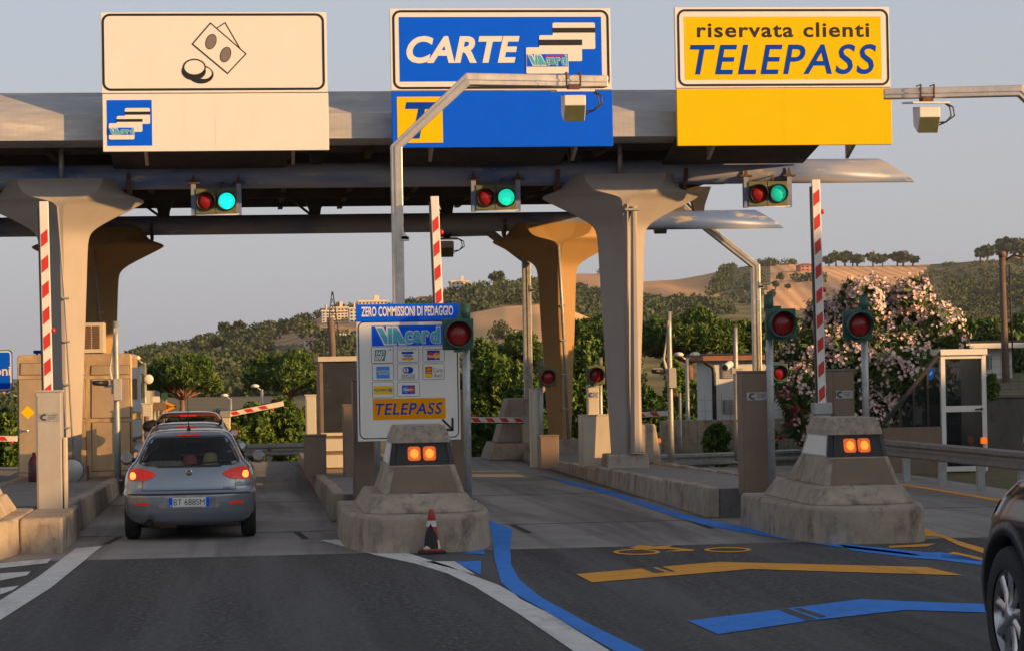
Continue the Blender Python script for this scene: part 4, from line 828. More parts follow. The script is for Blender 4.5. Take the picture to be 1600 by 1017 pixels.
# ------------------------------------------------------------------ camera posts
GP = 'grey posts with cameras'
def campost(label, px, Y, z0, ptop, pbot, cams, mat='galv'):
    x = at(px, Y); zt = W(px, ptop, Y).z
    t = thing('camera_post', label, 'camera post', (x, Y, z0), GP)
    mb = MB(); mb.tube([(x, Y, z0), (x, Y, z0+.9), (x, Y, zt-.5), (x, Y, zt)], [.062, .058, .05, .05], mat, 12); mb.box(x-.09, x+.09, Y-.09, Y+.09, z0, z0+.03, mat); mb.build('pole', t)
    for (dx, py, kind) in cams:
        z = W(px, py, Y).z
        if kind == 'dark':
            mb = MB(); mb.tube([(x+dx-.12, Y-.25, z+.02), (x+dx+.1, Y-.05, z)], .055, 'plastic_black', 10); mb.box(x+dx-.14, x+dx+.06, Y-.3, Y-.1, z+.05, z+.07, 'galv'); cmr = mb.build('camera', t)
            mb = MB(); mb.tube([(x+dx+.05, Y-.05, z-.06), (x+dx+.22, Y-.02, z-.05), (x-.12, Y, z+.25), (x-.03, Y, z+.75), (x-.02, Y-.04, z+1.0)], .02, 'cream_box', 8); mb.build('cable', cmr)
            mb = MB(); mb.box(x-.09, x+.09, Y-.1, Y-.05, z-.2, z-.06, 'galv'); mb.build('clamp', t)
        elif kind == 'white':
            mb = MB(); mb.tube([(x+dx-.16, Y-.28, z-.02), (x+dx+.0, Y-.05, z+.05)], .075, 'white_paint', 10); mb.tube([(x+dx-.165, Y-.29, z-.022), (x+dx-.16, Y-.28, z-.02)], .06, 'window_dark', 10); cmr = mb.build('camera', t)
            mb = MB(); mb.tube([(x+dx, Y-.05, z), (x, Y-.02, z-.1)], .02, 'galv', 8); mb.box(x-.1, x+.12, Y-.1, Y+.05, z-.14, z-.04, 'grey_box'); mb.build('camera_bracket', t)
        elif kind == 'box':
            mb = MB(); mb.box(x-.05, x+.1, Y-.16, Y-.05, z-.2, z+.2, 'grey_box'); mb.build('junction_box', t, bev=.01)
    return t
campost('camera post in front of the golden toll booth', 182, 45, .24, 502, 755, [(-.27, 598, 'dark'), (0, 608, 'box')])
campost('camera post with a curved cable right of the pale column', 1047, 47.6, .22, 487, 728, [(-.25, 580, 'dark'), (0, 590, 'box')])
campost('camera post with a white camera in front of the low white building', 1150, 48.2, .2, 511, 735, [(-.12, 572, 'white'), (0, 640, 'box')])
# ------------------------------------------------------------------ cars
HB = [  # z, half width, y rear, y front, front corner depth
    (.20, .74, .20, 3.95, .5), (.26, .80, .08, 4.05, .6), (.36, .845, .02, 4.13, .7), (.48, .86, .0, 4.16, .75), (.60, .872, .0, 4.16, .75), (.625, .870, .012, 4.15, .75), (.66, .862, .045, 4.12, .75), (.74, .858, .055, 4.02, .75),
    (.80, .85, .065, 3.80, .7), (.86, .835, .08, 3.45, .7), (.92, .81, .10, 3.10, .6), (.97, .775, .12, 2.92, .5), (1.02, .725, .145, 2.80, .45), (1.08, .69, .18, 2.68, .45), (1.20, .635, .27, 2.42, .42), (1.30, .585, .38, 2.20, .4), (1.36, .545, .47, 2.05, .38), (1.39, .50, .50, 1.98, .36), (1.415, .42, .62, 1.85, .35), (1.43, .28, .85, 1.65, .3)]
SUVP = [(.28, .80, .1, 4.35, .6), (.38, .86, .03, 4.45, .7), (.6, .89, .0, 4.5, .75), (.8, .90, .0, 4.46, .75), (.95, .895, .02, 4.36, .72), (1.08, .87, .04, 4.20, .7), (1.17, .84, .06, 3.95, .6), (1.23, .81, .09, 3.55, .5), (1.30, .79, .12, 3.25, .4), (1.36, .765, .15, 3.15, .4), (1.5, .70, .25, 2.85, .4), (1.6, .65, .36, 2.6, .4), (1.66, .58, .5, 2.45, .4), (1.69, .45, .7, 2.2, .35)]
NR, LR = 3.2, .62
def prof_at(P, z):
    for a, b in zip(P, P[1:]):
        if a[0] <= z <= b[0]:
            t = (z-a[0])/(b[0]-a[0]); return [a[i]+(b[i]-a[i])*t for i in range(5)]
    return list(P[0] if z < P[0][0] else P[-1])
def lr(w): return LR*min(1, w/.7)
def rear_y(P, x, z):
    _, w, yr, yf, lf = prof_at(P, z); q = min(1, abs(x)/w); return yr+lr(w)*(1-(1-q**NR)**(1/NR))
def front_y(P, x, z):
    _, w, yr, yf, lf = prof_at(P, z); q = min(1, abs(x)/w); return yf-lf*(1-(1-q**2.6)**(1/2.6))
def hull_ring(P, z):
    _, w, yr, yf, lf = prof_at(P, z); o = []; l = lr(w)
    for i in range(25):
        a = R(-90+180*i/24); s, c = math.sin(a), max(0, math.cos(a)); x = w*math.copysign(abs(s)**(2/NR), s); o.append((x, yr+l*(1-c**(2/NR)), z))
    ya, yb_ = yr+l, yf-lf
    for i in range(1, 16): o.append((w, ya+(yb_-ya)*i/16, z))
    for i in range(25):
        a = R(90-180*i/24); s, c = math.sin(a), max(0, math.cos(a)); x = w*math.copysign(abs(s)**(2/2.6), s); o.append((x, yf-lf*(1-c**(2/2.6)), z))
    for i in range(1, 16): o.append((-w, yb_+(ya-yb_)*i/16, z))
    return o
def patch(mb, P, rows, mat, off=.006, n=10, fn=None):
    # rows: (z, x0, x1) laid onto the rear of the hull
    fn = fn or (lambda x, z: rear_y(P, x, z)-off)
    v = [(x0+(x1-x0)*j/n, fn(x0+(x1-x0)*j/n, z), z) for z, x0, x1 in rows for j in range(n+1)]
    mb.add(v, [(i*(n+1)+j, i*(n+1)+j+1, (i+1)*(n+1)+j+1, (i+1)*(n+1)+j) for i in range(len(rows)-1) for j in range(n)], mat, True)
def sidepatch(mb, P, rows, mat, sx, off=.005, n=6):
    v = [(sx*(prof_at(P, z)[1]+off), y0+(y1-y0)*j/n, z) for z, y0, y1 in rows for j in range(n+1)]
    mb.add(v, [(i*(n+1)+j, i*(n+1)+j+1, (i+1)*(n+1)+j+1, (i+1)*(n+1)+j) for i in range(len(rows)-1) for j in range(n)], mat, True)
WIN = [(.965, -.40, .40), (.985, -.58, .58), (1.01, -.645, .645), (1.06, -.635, .635), (1.15, -.595, .595), (1.25, -.545, .545), (1.31, -.505, .505), (1.345, -.455, .455), (1.355, -.40, .40)]
def inside(rows, x, z, sh=.03):
    for a, b in zip(rows, rows[1:]):
        if a[0] <= z <= b[0]:
            t = (z-a[0])/(b[0]-a[0]+1e-9); x0 = a[1]+(b[1]-a[1])*t; x1 = a[2]+(b[2]-a[2])*t; return x0+sh < x < x1-sh and rows[0][0]+sh*.5 < z < rows[-1][0]-sh*.4
    return False
SIDE = [(1.0, .62, 2.5), (1.1, .70, 2.36), (1.2, .84, 2.15), (1.29, 1.0, 1.95), (1.33, 1.15, 1.8)]
WSC = [(1.0, -.60, .60), (1.1, -.58, .58), (1.2, -.55, .55), (1.3, -.5, .5), (1.345, -.46, .46)]
def hull(P, mat, wheels, rad, cut=True, holes=True):
    zs = []
    for a, b in zip(P, P[1:]):
        k = max(1, int((b[0]-a[0])/.028)); zs += [a[0]+(b[0]-a[0])*i/k for i in range(k)]
    zs.append(P[-1][0])
    mb = MB(); mb.loft([hull_ring(P, z) for z in zs], mat, True, True)
    body = mb.build('body')
    if cut:
        mc = MB()
        for (y, z) in wheels: mc.lathe([(rad, -1.3), (rad, 1.3)], (0, y, z), 'plastic_black', 36, 'x', True)
        cu = mc.build('cutter'); md = body.modifiers.new('b', 'BOOLEAN'); md.operation = 'DIFFERENCE'; md.solver = 'EXACT'; md.object = cu
        # keep a 1.3 m wide tunnel floor between the wheels: the cut goes right through, closed by inner tubs below
        dg = bpy.context.evaluated_depsgraph_get(); dg.update(); me = bpy.data.meshes.new_from_object(body.evaluated_get(dg)); body.modifiers.clear(); body.data = me; bpy.data.objects.remove(cu)
    bm = bmesh.new(); bm.from_mesh(body.data)
    if holes:
        kill = []
        for f in bm.faces:
            c = f.calc_center_median()
            if inside(WIN, c.x, c.z) and c.y < 1.0: kill.append(f)
            elif inside(WSC, c.x, c.z) and c.y > 1.9 and abs(c.x) < .6: kill.append(f)
            elif abs(f.normal.x) > .75 and inside(SIDE, c.y, c.z): kill.append(f)
        bmesh.ops.delete(bm, geom=kill, context='FACES')
    for f in bm.faces: f.smooth = True
    bm.to_mesh(body.data); bm.free()
    return body
def wheel(name, x, y, z, r, w, parent, sx, mb_rim=True, spokes=9):
    mb = MB(); rim = r*.66
    mb.lathe([(rim, -w/2+.01), (r*.86, -w/2), (r*.97, -w/2+.02), (r, -w/2+.05), (r, w/2-.05), (r*.97, w/2-.02), (r*.86, w/2), (rim, w/2-.01)], (x, y, z), 'rubber', 40, 'x', True, False)
    for k in range(-2, 3): mb.lathe([(r+.001, k*.03-.004), (r+.0012, k*.03+.004)], (x, y, z), 'plastic_black', 40, 'x', False, False)
    wo = mb.build(name, parent)
    mb = MB(); f = x+sx*(w/2-.02)
    mb.lathe([(rim*1.0, 0), (rim*1.0, -sx*.012 if False else .0), (rim*.93, -sx*.03), (rim*.9, -sx*.1)], (f, y, z), 'alloy', 40, 'x', True, False)
    mb.lathe([(rim*.9, -sx*.1), (.02, -sx*.1)], (f, y, z), 'plastic_black', 24, 'x', False, False)
    mb.lathe([(rim*.26, -sx*.03), (rim*.24, -sx*.0), (rim*.12, sx*.008), (.002, sx*.008)], (f, y, z), 'alloy', 20, 'x', True, False)
    for k in range(spokes):
        a = 2*math.pi*k/spokes+.2; ca, sa = math.cos(a), math.sin(a); q = []
        for rr_, hw, d in ((rim*.2, rim*.13, -.02), (rim*.55, rim*.10, -.028), (rim*.96, rim*.17, -.02)):
            for s_ in (-1, 1): q.append((f+sx*d, y+ca*rr_-sa*hw*s_, z+sa*rr_+ca*hw*s_))
        for s_ in (0,): 
            q2 = [(p[0]+sx*.018 if i in (99,) else p[0], p[1], p[2]) for i, p in enumerate(q)]
        mid = [(f+sx*(d+.02), y+ca*rr_, z+sa*rr_) for rr_, hw, d in ((rim*.2, 0, -.02), (rim*.55, 0, -.028), (rim*.96, 0, -.02))]
        v = [q[0], mid[0], q[1], q[2], mid[1], q[3], q[4], mid[2], q[5]]
        mb.add(v, [(0, 1, 4, 3), (1, 2, 5, 4), (3, 4, 7, 6), (4, 5, 8, 7)], 'alloy', True)
    mb.build('rim', wo); return wo
def hatch(name, label, loc, mat, sz=1.0, detail=2, plate_txt=None, rails=False, hats=False, brake=False):
    t = thing(name, label, 'car', (0, 0, 0)); P = HB
    b = hull(P, mat, ((.74, .30), (3.28, .30)), .345); b.parent = t
    mb = MB(); mb.box(-.60, .60, .25, 4.0, .2, .34, 'plastic_black')
    for y in (.74, 3.28):
        mb.box(-.62, .62, y-.4, y+.4, .34, .68, 'plastic_black')
    mb.build('underbody', t)
    mb = MB(); patch(mb, P, WIN, 'car_glass', .004, 14); rw = mb.build('rear_window', t)
    mb = MB()
    rows = [(z, a, b_) for z, a, b_ in WIN]
    for (z, a, b_), (z2, a2, b2) in zip(rows, rows[1:]):
        for s in (-1, 1): 
            e0, e1 = (a, a2) if s < 0 else (b_, b2); patch(mb, P, [(z, e0-.012, e0+.012), (z2, e1-.012, e1+.012)], 'plastic_black', .009, 1)
    patch(mb, P, [(.955, -.40, .40), (.975, -.40, .40)], 'plastic_black', .009, 8)
    for s in (-1, 1): patch(mb, P, [(.955, s*.40, s*.41), (.975, s*.40, s*.41)], 'plastic_black', .009, 1)
    mb.tube([(.02, rear_y(P, 0, .985)-.02, .985), (.5, rear_y(P, .5, 1.03)-.02, 1.03)], .008, 'plastic_black', 6); mb.build('wiper', rw)
    mb = MB()
    for s in (-1, 1): sidepatch(mb, P, SIDE, 'car_glass', s)
    mb.build('side_window', t)
    mb = MB(); patch(mb, P, WSC, 'car_glass', 0, 10, lambda x, z: front_y(P, x, z)+.005); mb.build('windscreen', t)
    mb = MB(); mb.box(-.68, .68, .45, 2.9, .5, .55, 'plastic_black'); mb.box(-.6, .6, 2.5, 2.9, .75, .95, 'plastic_black')
    for x in (-.36, .36):
        mb.box(x-.25, x+.25, 1.95, 2.1, .55, 1.08, 'seat_grey', .05, .02); mb.box(x-.13, x+.13, 1.97, 2.06, 1.1, 1.26, 'seat_grey', .02, .01)
    mb.box(-.6, .6, .95, 1.1, .55, 1.0, 'seat_grey', .03, .02); mb.box(-.62, .62, .3, .95, .90, .93, 'seat_grey')
    mb.tube([(-.1, 2.5, 1.2), (.12, 2.5, 1.2)], .035, 'plastic_black', 8); mb.build('interior', t)
    mo = .91 if detail > 1 else .80
    for s in (-1, 1):
        mb = MB(); xs = lambda a, b_: (s*a, s*b_)
        patch(mb, P, [(.785, *xs(.60, .76)), (.80, *xs(.54, .795)), (.83, *xs(.475, .80)), (.865, *xs(.43, .795)), (.89, *xs(.455, .785)), (.925, *xs(.54, .765)), (.95, *xs(.64, .735))], 'brake_red', .012, 10); tl = mb.build('tail_light', t)
        mb = MB(); patch(mb, P, [(.805, *xs(.715, .755)), (.83, *xs(.69, .77)), (.865, *xs(.69, .77)), (.895, *xs(.71, .755))], 'brake_core', .016, 5)
        patch(mb, P, [(.83, *xs(.55, .58)), (.85, *xs(.535, .595)), (.865, *xs(.545, .585))], 'brake_red', .015, 3); mb.build('bulb', tl)
        mb = MB(); patch(mb, P, [(.47, *xs(.52, .69)), (.485, *xs(.51, .70)), (.505, *xs(.52, .69))], 'brake_red', .008, 6); mb.build('reflector', t)
        mb = MB(); x = s*.80; mb.lathe([(.01, -.05), (.07, -.045), (.088, -.01), (.085, .05), (.05, .10), (.01, .12)], (s*mo, 2.42, 1.0), mat, 20, 'y'); mb.tube([(s*.70, 2.42, .97), (s*(mo-.03), 2.42, .99)], .03, 'plastic_black', 8); mi = mb.build('side_mirror', t)
        mb = MB(); mb.add([(s*mo+.072*math.cos(R(a)), 2.366, 1.0+.05*math.sin(R(a))) for a in range(0, 360, 18)], [tuple(range(20))], 'mirror'); mb.build('mirror_glass', mi)
        for y in (.74, 3.28): wheel('wheel', s*.76, y, .30, .30, .195, t, s)
    for o in [c for c in t.children if c.name.startswith('side_mirror')]:
        pass
    mb = MB(); patch(mb, P, [(.598, -.86, .86), (.622, -.86, .86)], 'plastic_black', .008, 24); mb.build('bumper_strip', t)
    mb = MB(); patch(mb, P, [(.425, -.36, .36), (.45, -.40, .40), (.52, -.36, .36), (.575, -.30, .30), (.59, -.24, .24)], 'chrome' if detail > 1 else mat, .006, 8); rec = mb.build('plate_recess', t)
    y = rear_y(P, 0, .5)-.012
    mb = MB(); mb.box(-.26, .26, y-.006, y, .445, .565, 'plate_white'); pl = mb.build('number_plate', t, bev=.003)
    mb = MB(); flat(mb, rect(-.26, -.215, .445, .565), y-.008, 'sign_blue'); flat(mb, rect(.215, .26, .445, .565), y-.008, 'sign_blue'); text(mb, 'I', -.242, -.232, .455, .475, y-.01, 'sign_white'); mb.build('plate_band', pl)
    if plate_txt: mb = MB(); text(mb, plate_txt, -.20, .20, .468, .545, y-.009, 'sign_black', -.004); mb.build('plate_lettering', pl)
    mb = MB(); patch(mb, P, [(1.352, -.15, .15), (1.375, -.15, .15)], 'brake_red', .012, 6); mb.build('high_brake_light', t)
    if detail > 1:
        mb = MB(); y = rear_y(P, 0, .885); mb.lathe([(.045, .0), (.045, -.012), (.036, -.016)], (0, y-.0, .885), 'chrome', 24, 'y'); mb.lathe([(.034, -.012), (.034, -.018)], (0, y, .885), 'plastic_black', 20, 'y'); 
        flat(mb, rect(-.02, -.004, .865, .905), y-.02, 'chrome'); flat(mb, ell(.014, .885, .012, .02, 12), y-.02, 'chrome'); mb.build('emblem', t)
        mb = MB()
        for x0, x1 in ((.44, .62), (-.62, -.42)):
            yy = rear_y(P, x0, .69)-.012
            for k in range(5): a = x0+(x1-x0)*k/5; mb.box(a, a+.022, yy-.003, yy+.006, .68, .70, 'chrome')
        mb.build('badge', t)
        mb = MB()
        for s in (-1, 1): 
            for (z, z2) in ((.66, .80), (.92, 1.0)): patch(mb, P, [(z, s*.60, s*.606), (z2, s*(.60 if z < .8 else .63), s*(.606 if z < .8 else .636))], 'plastic_black', .003, 1)
        patch(mb, P, [(.655, -.60, .60), (.663, -.60, .60)], 'plastic_black', .003, 16); mb.build('tailgate_seam', t)
        mb = MB(); mb.tube([(-.01, .72, 1.425), (-.02, .60, 1.86)], .005, 'plastic_black', 6); mb.lathe([(.03, 0), (.02, .03), (.008, .06)], (-.01, .72, 1.42), 'plastic_black', 10); mb.build('antenna', t)
        mb = MB(); mb.tube([(-.52, .02, .24), (-.52, .5, .24)], .05, 'dark_metal', 14, False); mb.tube([(-.52, .05, .24), (-.52, .06, .24)], .042, 'olive_black', 14); mb.tube([(-.5, .28, .22), (-.18, .28, .22)], .07, 'rust', 12); mb.build('exhaust', t)
    if hats:
        mb = MB(); rg = random.Random(5)
        for i in range(7): mb.lathe([(.01, -.05), (.09+.03*rg.random(), -.02), (.06, .04), (.005, .06)], (-.5+.06*i, .62+.05*rg.random(), .97), 'cloth_pale', 10)
        mb.build('luggage', t)
    if rails:
        for s in (-1, 1): mb = MB(); mb.tube([(s*.50, .62, 1.40), (s*.50, .7, 1.445), (s*.5, 1.9, 1.445), (s*.5, 2.0, 1.40)], .018, 'dark_metal', 8); mb.build('roof_rail', t)
    t.location = loc; t.scale = (1.0, 1.0, sz)
    return t
hatch('hatchback_car', 'grey hatchback with glowing tail lights and hats on the parcel shelf, plate BT 688SM', (-.79, 31.85, 0), 'car_grey', 1.0, 2, 'BT 688SM', hats=True)
for x, m_, z, lab in ((-.0, 'hat_pink', 1.0, 'pink sun hat on the parcel shelf of the grey hatchback'), (.27, 'hat_yellow', 1.03, 'pale yellow sun hat on the parcel shelf of the grey hatchback')):
    mb = MB(); X, Y = x-.79, .63+31.85
    mb.lathe([(.095, -.06), (.10, .0), (.085, .07), (.05, .095), (.005, .1)], (X, Y, z), m_, 16); mb.lathe([(.13, -.066), (.098, -.05)], (X, Y, z), m_, 16)
    tag(mb.build('sun_hat', None, org=(X, Y, z)), lab, 'hat', 'hats on the parcel shelf')
hatch('estate_car', 'silver car with roof rails just ahead of the grey hatchback', (-.95, 37.2, 0), 'car_silver', .99, 1, None, rails=True)
hatch('red_car', 'dark red car at the head of the queue, high brake light glowing', (-1.1, 44.0, 0), 'car_red', 1.04, 1, None)

# black car at the right edge, seen from behind its left side
t = thing('black_car', 'glossy black car cut off by the right edge with an alloy wheel showing', 'car', (0, 0, 0)); P = SUVP
WSY, WSZ, WSR = 3.55, .40, .40
b = hull(P, 'car_black', ((.9, .40), (WSY, WSZ)), .47, True, False); b.parent = t
mb = MB(); mb.box(-.64, .64, .2, 4.2, .28, .5, 'plastic_black')
for y in (.9, WSY): mb.box(-.64, .64, y-.5, y+.5, .4, .95, 'plastic_black')
mb.build('underbody', t)
for y in (.9, WSY):
    for s in (-1, 1):
        wheel('wheel', s*.80, y, WSZ, WSR, .24, t, s, True, 9)
        mb = MB(); rings = []; n = 28
        for i in range(n+1):
            a = R(-18+216*i/n); c, s_ = math.cos(a), math.sin(a); z = WSZ+.47*s_
            w0 = prof_at(P, max(.29, z))[1]; w1 = prof_at(P, max(.29, WSZ+.54*s_))[1]
            rings.append(((s*(w0-.1), y+.465*c, WSZ+.465*s_), (s*(w0+.014), y+.465*c, WSZ+.465*s_), (s*(w1+.012), y+.535*c, WSZ+.535*s_), (s*(w1-.03), y+.54*c, WSZ+.54*s_)))
        v = [p for r_ in rings for p in r_]; mb.add(v, [(4*i+k, 4*i+4+k, 4*i+5+k, 4*i+1+k) for i in range(n) for k in range(3)], 'plastic_black', True); mb.build('wheel_arch', t)
mb = MB()
SW = [(1.28, .55, 3.2), (1.36, .58, 3.08), (1.5, .75, 2.75), (1.6, .95, 2.45)]
for s in (-1, 1): sidepatch(mb, P, SW, 'window_dark', s)
mb.build('side_window', t)
mb = MB(); patch(mb, P, [(1.30, -.66, .66), (1.4, -.62, .62), (1.5, -.58, .58), (1.62, -.48, .48)], 'window_dark', 0, 10, lambda x, z: front_y(P, x, z)+.006); mb.build('windscreen', t)
mb = MB(); patch(mb, P, [(1.2, -.7, .7), (1.3, -.68, .68), (1.5, -.6, .6), (1.6, -.5, .5)], 'window_dark', .006, 10); mb.build('rear_window', t)
for s in (-1, 1):
    mb = MB(); mb.lathe([(.01, -.07), (.10, -.05), (.13, 0), (.115, .07), (.05, .13), (.01, .14)], (s*.98, 2.55, 1.42), 'car_black', 20, 'y'); mb.tube([(s*.78, 2.55, 1.34), (s*.92, 2.55, 1.38)], .035, 'car_black', 8); mb.build('side_mirror', t)
    mb = MB(); v = []
    for z, y0, y1 in ((.92, 3.98, 4.3), (.99, 3.86, 4.28), (1.05, 3.82, 4.2)):
        for j in range(7):
            y = y0+(y1-y0)*j/6; w, yf, lf = prof_at(P, z)[1], prof_at(P, z)[3], prof_at(P, z)[4]; q = max(0, (y-(yf-lf))/lf); x = w*(max(0, 1-min(1, q)**2.6))**(1/2.6); v.append((s*(x+.006), y, z))
    mb.add(v, [(i*7+j, i*7+j+1, i*7+8+j, i*7+7+j) for i in range(2) for j in range(6)], 'mirror', True); mb.build('headlight', t)
    mb = MB(); mb.box(s*.895-.006, s*.895+.006, 2.4, 2.62, .98, 1.01, 'chrome'); mb.box(s*.9-.004, s*.9+.004, .9, 3.0, .68, .74, 'plastic_black'); mb.build('side_trim', t)
t.location = (6.03, 11.68, 0); t.scale = (1.15, 1.15, 1.15)

# ------------------------------------------------------------------ guardrails
def guardrail(label, pts, z0, top, mat='galv', n=None, step=2.0, group='galvanised guardrails'):
    t = thing('guardrail', label, 'guardrail', (pts[0][0], pts[0][1], z0), group); pts = [Vector((x, y, 0)) for x, y in pts]
    prof = [(0, 0), (.05, .03), (.05, .09), (.0, .135), (.0, .175), (.05, .22), (.05, .28), (0, .31)]
    rings = []
    for i, p in enumerate(pts):
        d = (pts[min(i+1, len(pts)-1)]-pts[max(i-1, 0)]).normalized(); nrm = Vector((d.y, -d.x, 0))
        if nrm.y > 0: nrm = -nrm
        rings.append([(p.x+nrm.x*a, p.y+nrm.y*a, top-.31+b) for a, b in prof]+[(p.x+nrm.x*(a-.006), p.y+nrm.y*(a-.006), top-.31+b) for a, b in reversed(prof)])
    mb = MB(); mb.loft(rings, mat, False); mb.build('rail_beam', t)
    acc = 0
    for a, b in zip(pts, pts[1:]):
        L = (b-a).length; q = -acc
        while q < L-.001:
            if q >= 0:
                p = a+(b-a)*(q/L); d = (b-a).normalized(); nrm = Vector((d.y, -d.x, 0)); nrm = -nrm if nrm.y > 0 else nrm; p = p-nrm*.09
                mb = MB(); mb.box(p.x-.06, p.x+.06, p.y-.06, p.y+.06, z0, top-.03, 'galv'); mb.box(p.x-.04, p.x+.04, min(p.y, p.y+nrm.y*.09), max(p.y, p.y+nrm.y*.09)+.01, top-.2, top-.12, 'galv'); mb.build('rail_post', t)
            q += step
        acc = (L+acc) % step if L+acc >= step else L+acc
        acc = acc if acc else 0
    return t
guardrail('weathered guardrail right of the lanes in front of the glass stair shelter', [(11.75, 47), (11.72, 43.4), (11.85, 41), (11.95, 38.5), (12.05, 36), (12.1, 32)], -.02, .74, 'galv_old', step=1.95)
guardrail('distant guardrail on lower ground behind the camera posts', [(9.4, 58.6), (10.6, 58.8), (11.8, 59.2), (13.2, 60), (15, 61), (17, 62)], -.8, .02)
guardrail('distant guardrail beyond the queue of cars', [(-3.5, 61.5), (-1, 61.3), (1.2, 61.3), (3.2, 61.8)], -.1, .40)

# ------------------------------------------------------------------ stair shelter, walls, low buildings at the right
Ys = 46.5
f = lambda x, y: (lambda v: (v.x, v.z))(W(1340+x/2.542, 380+y/2.542, Ys))
t = thing('stair_shelter', 'white framed glass stair shelter with sloping roof behind the guardrail', 'stair shelter', (f(420, 800)[0], Ys, 0))
a, b = f(330, 445), f(508, 445); zt = a[1]; X0, X1 = a[0], b[0]; zt2 = f(400, 420)[1]
mb = MB()
for x in (X0+.04, X1-.04): mb.box(x-.045, x+.045, Ys, Ys+.08, 0, zt, 'white_sheet')
zm_ = f(400, 657)[1]
mb.box(X0+.085, X1-.085, Ys+.004, Ys+.07, zm_-.06, zm_+.06, 'white_sheet'); mb.box(X0+.085, X1-.085, Ys+.004, Ys+.07, zt-.07, zt, 'white_sheet'); mb.box(X0+.085, X1-.085, Ys+.004, Ys+.07, .0, .1, 'white_sheet'); dr = mb.build('door_frame', t, bev=.006)
mb = MB(); hx, hz = f(480, 658); mb.tube([(hx-.08, Ys-.05, hz), (hx+.07, Ys-.05, hz+.01)], .014, 'dark_metal', 8); mb.box(hx+.04, hx+.07, Ys-.05, Ys, hz-.02, hz+.03, 'dark_metal'); mb.build('handle', dr)
mb = MB(); mb.box(X0+.085, X1-.085, Ys+.03, Ys+.036, .1, zt-.07, 'pane_glass'); mb.build('door_pane', dr)
pl = f(105, 715); base = f(110, 790)
mb = MB(); mb.box(X0-.02, X1+.02, Ys-.06, Ys+.6, zt+.002, zt2, 'white_sheet')
mb.prism([(X0-.02, zt-.02), (X0-.02, zt+.08), (pl[0]-.02, pl[1]+.05), (pl[0], pl[1]-.05)], 'y', Ys-.03, Ys+.05, 'dark_metal'); mb.build('roof', t, bev=.006)
zs0 = f(200, 730)[1]
mb = MB()
def top_at(x): u = (x-pl[0])/(X0-pl[0]); return pl[1]-.09+u*(zt-pl[1]+.09)
xs = [pl[0]+.15, f(155, 0)[0]+.02, f(212, 0)[0], f(268, 0)[0], X0]
mb.prism([(pl[0], -.4), (X0, -.4), (X0, zs0), (pl[0]+.05, zs0), (pl[0], pl[1]-.08)], 'y', Ys+.02, Ys+.1, 'brown_box')
for x in xs[1:4]: mb.box(x-.02, x+.02, Ys+.02, Ys+.08, zs0, max(zs0+.05, top_at(x)), 'dark_metal')
mb.build('side_wall', t)
for q0, q1 in zip(xs[1:], xs[2:]):
    mb = MB(); mb.prism([(q0+.02, zs0+.005), (q1-.02, zs0+.005), (q1-.02, top_at(q1)), (q0+.02, top_at(q0))], 'y', Ys+.045, Ys+.05, 'pane_glass'); mb.build('window_pane', t)
mb = MB(); c = f(312, 495); flat(mb, ell(c[0]-.1, c[1]-.1, .07, .13, 20, 0, -.2), Ys+.03, 'letter_blue'); flat(mb, ell(c[0]-.1, c[1]-.1, .05, .02, 12, 0, .9), Ys+.027, 'sign_sky'); mb.build('sticker', t)
mb = MB(); mb.box(X1-.06, X1, Ys+.1, Ys+1.5, 0, zt, 'white_sheet'); mb.box(pl[0]+.5, X1-.1, Ys+1.45, Ys+1.5, 0, .9, 'wall_concrete'); mb.tube([(X0+.45, Ys+1.2, 0), (X0+.45, Ys+1.2, zt)], .025, 'galv', 8); mb.box(X0+.1, X0+.6, Ys+.9, Ys+1.3, 0, .55, 'plastic_black'); mb.build('rear_frame', t)
c = f(477, 780); t = thing('amber_beacon', 'glowing amber beacon on a post at the door of the stair shelter', 'beacon', (c[0], Ys-.4, 0)); mb = MB(); mb.box(c[0]-.055, c[0]+.055, Ys-.45, Ys-.36, c[1]-.06, c[1]+.06, 'lamp_amber'); mb.build('lamp', t, bev=.01); mb = MB(); mb.tube([(c[0], Ys-.4, -.3), (c[0], Ys-.4, c[1]-.06)], .025, 'galv', 8); mb.build('post', t)
c = W(1029, 688, 54); t = thing('amber_beacon', 'amber beacon right of the foot of the pale column', 'beacon', (c.x, 54, -.8)); mb = MB(); mb.lathe([(.05, 0), (.06, .05), (.04, .1), (.005, .11)], (c.x, 54, c.z-.05), 'lamp_amber', 14); mb.build('lamp', t); mb = MB(); mb.tube([(c.x, 54, -.8), (c.x, 54, c.z-.05)], .03, 'galv', 8); mb.build('post', t)
yw = 52; x0 = at(1505, yw); zt = W(1560, 621, yw).z
t = thing('concrete_wall', 'dark stained concrete retaining wall right of the stair shelter', 'wall', (x0+3, yw, 0)); mb = MB(); mb.box(x0, x0+16, yw, yw+.3, -.6, zt, 'wall_concrete'); mb.build('wall_body', t, bev=.02); mb = MB(); mb.box(x0-.03, x0+16, yw-.04, yw+.34, zt, zt+.06, 'concrete_dark'); mb.build('coping', t)
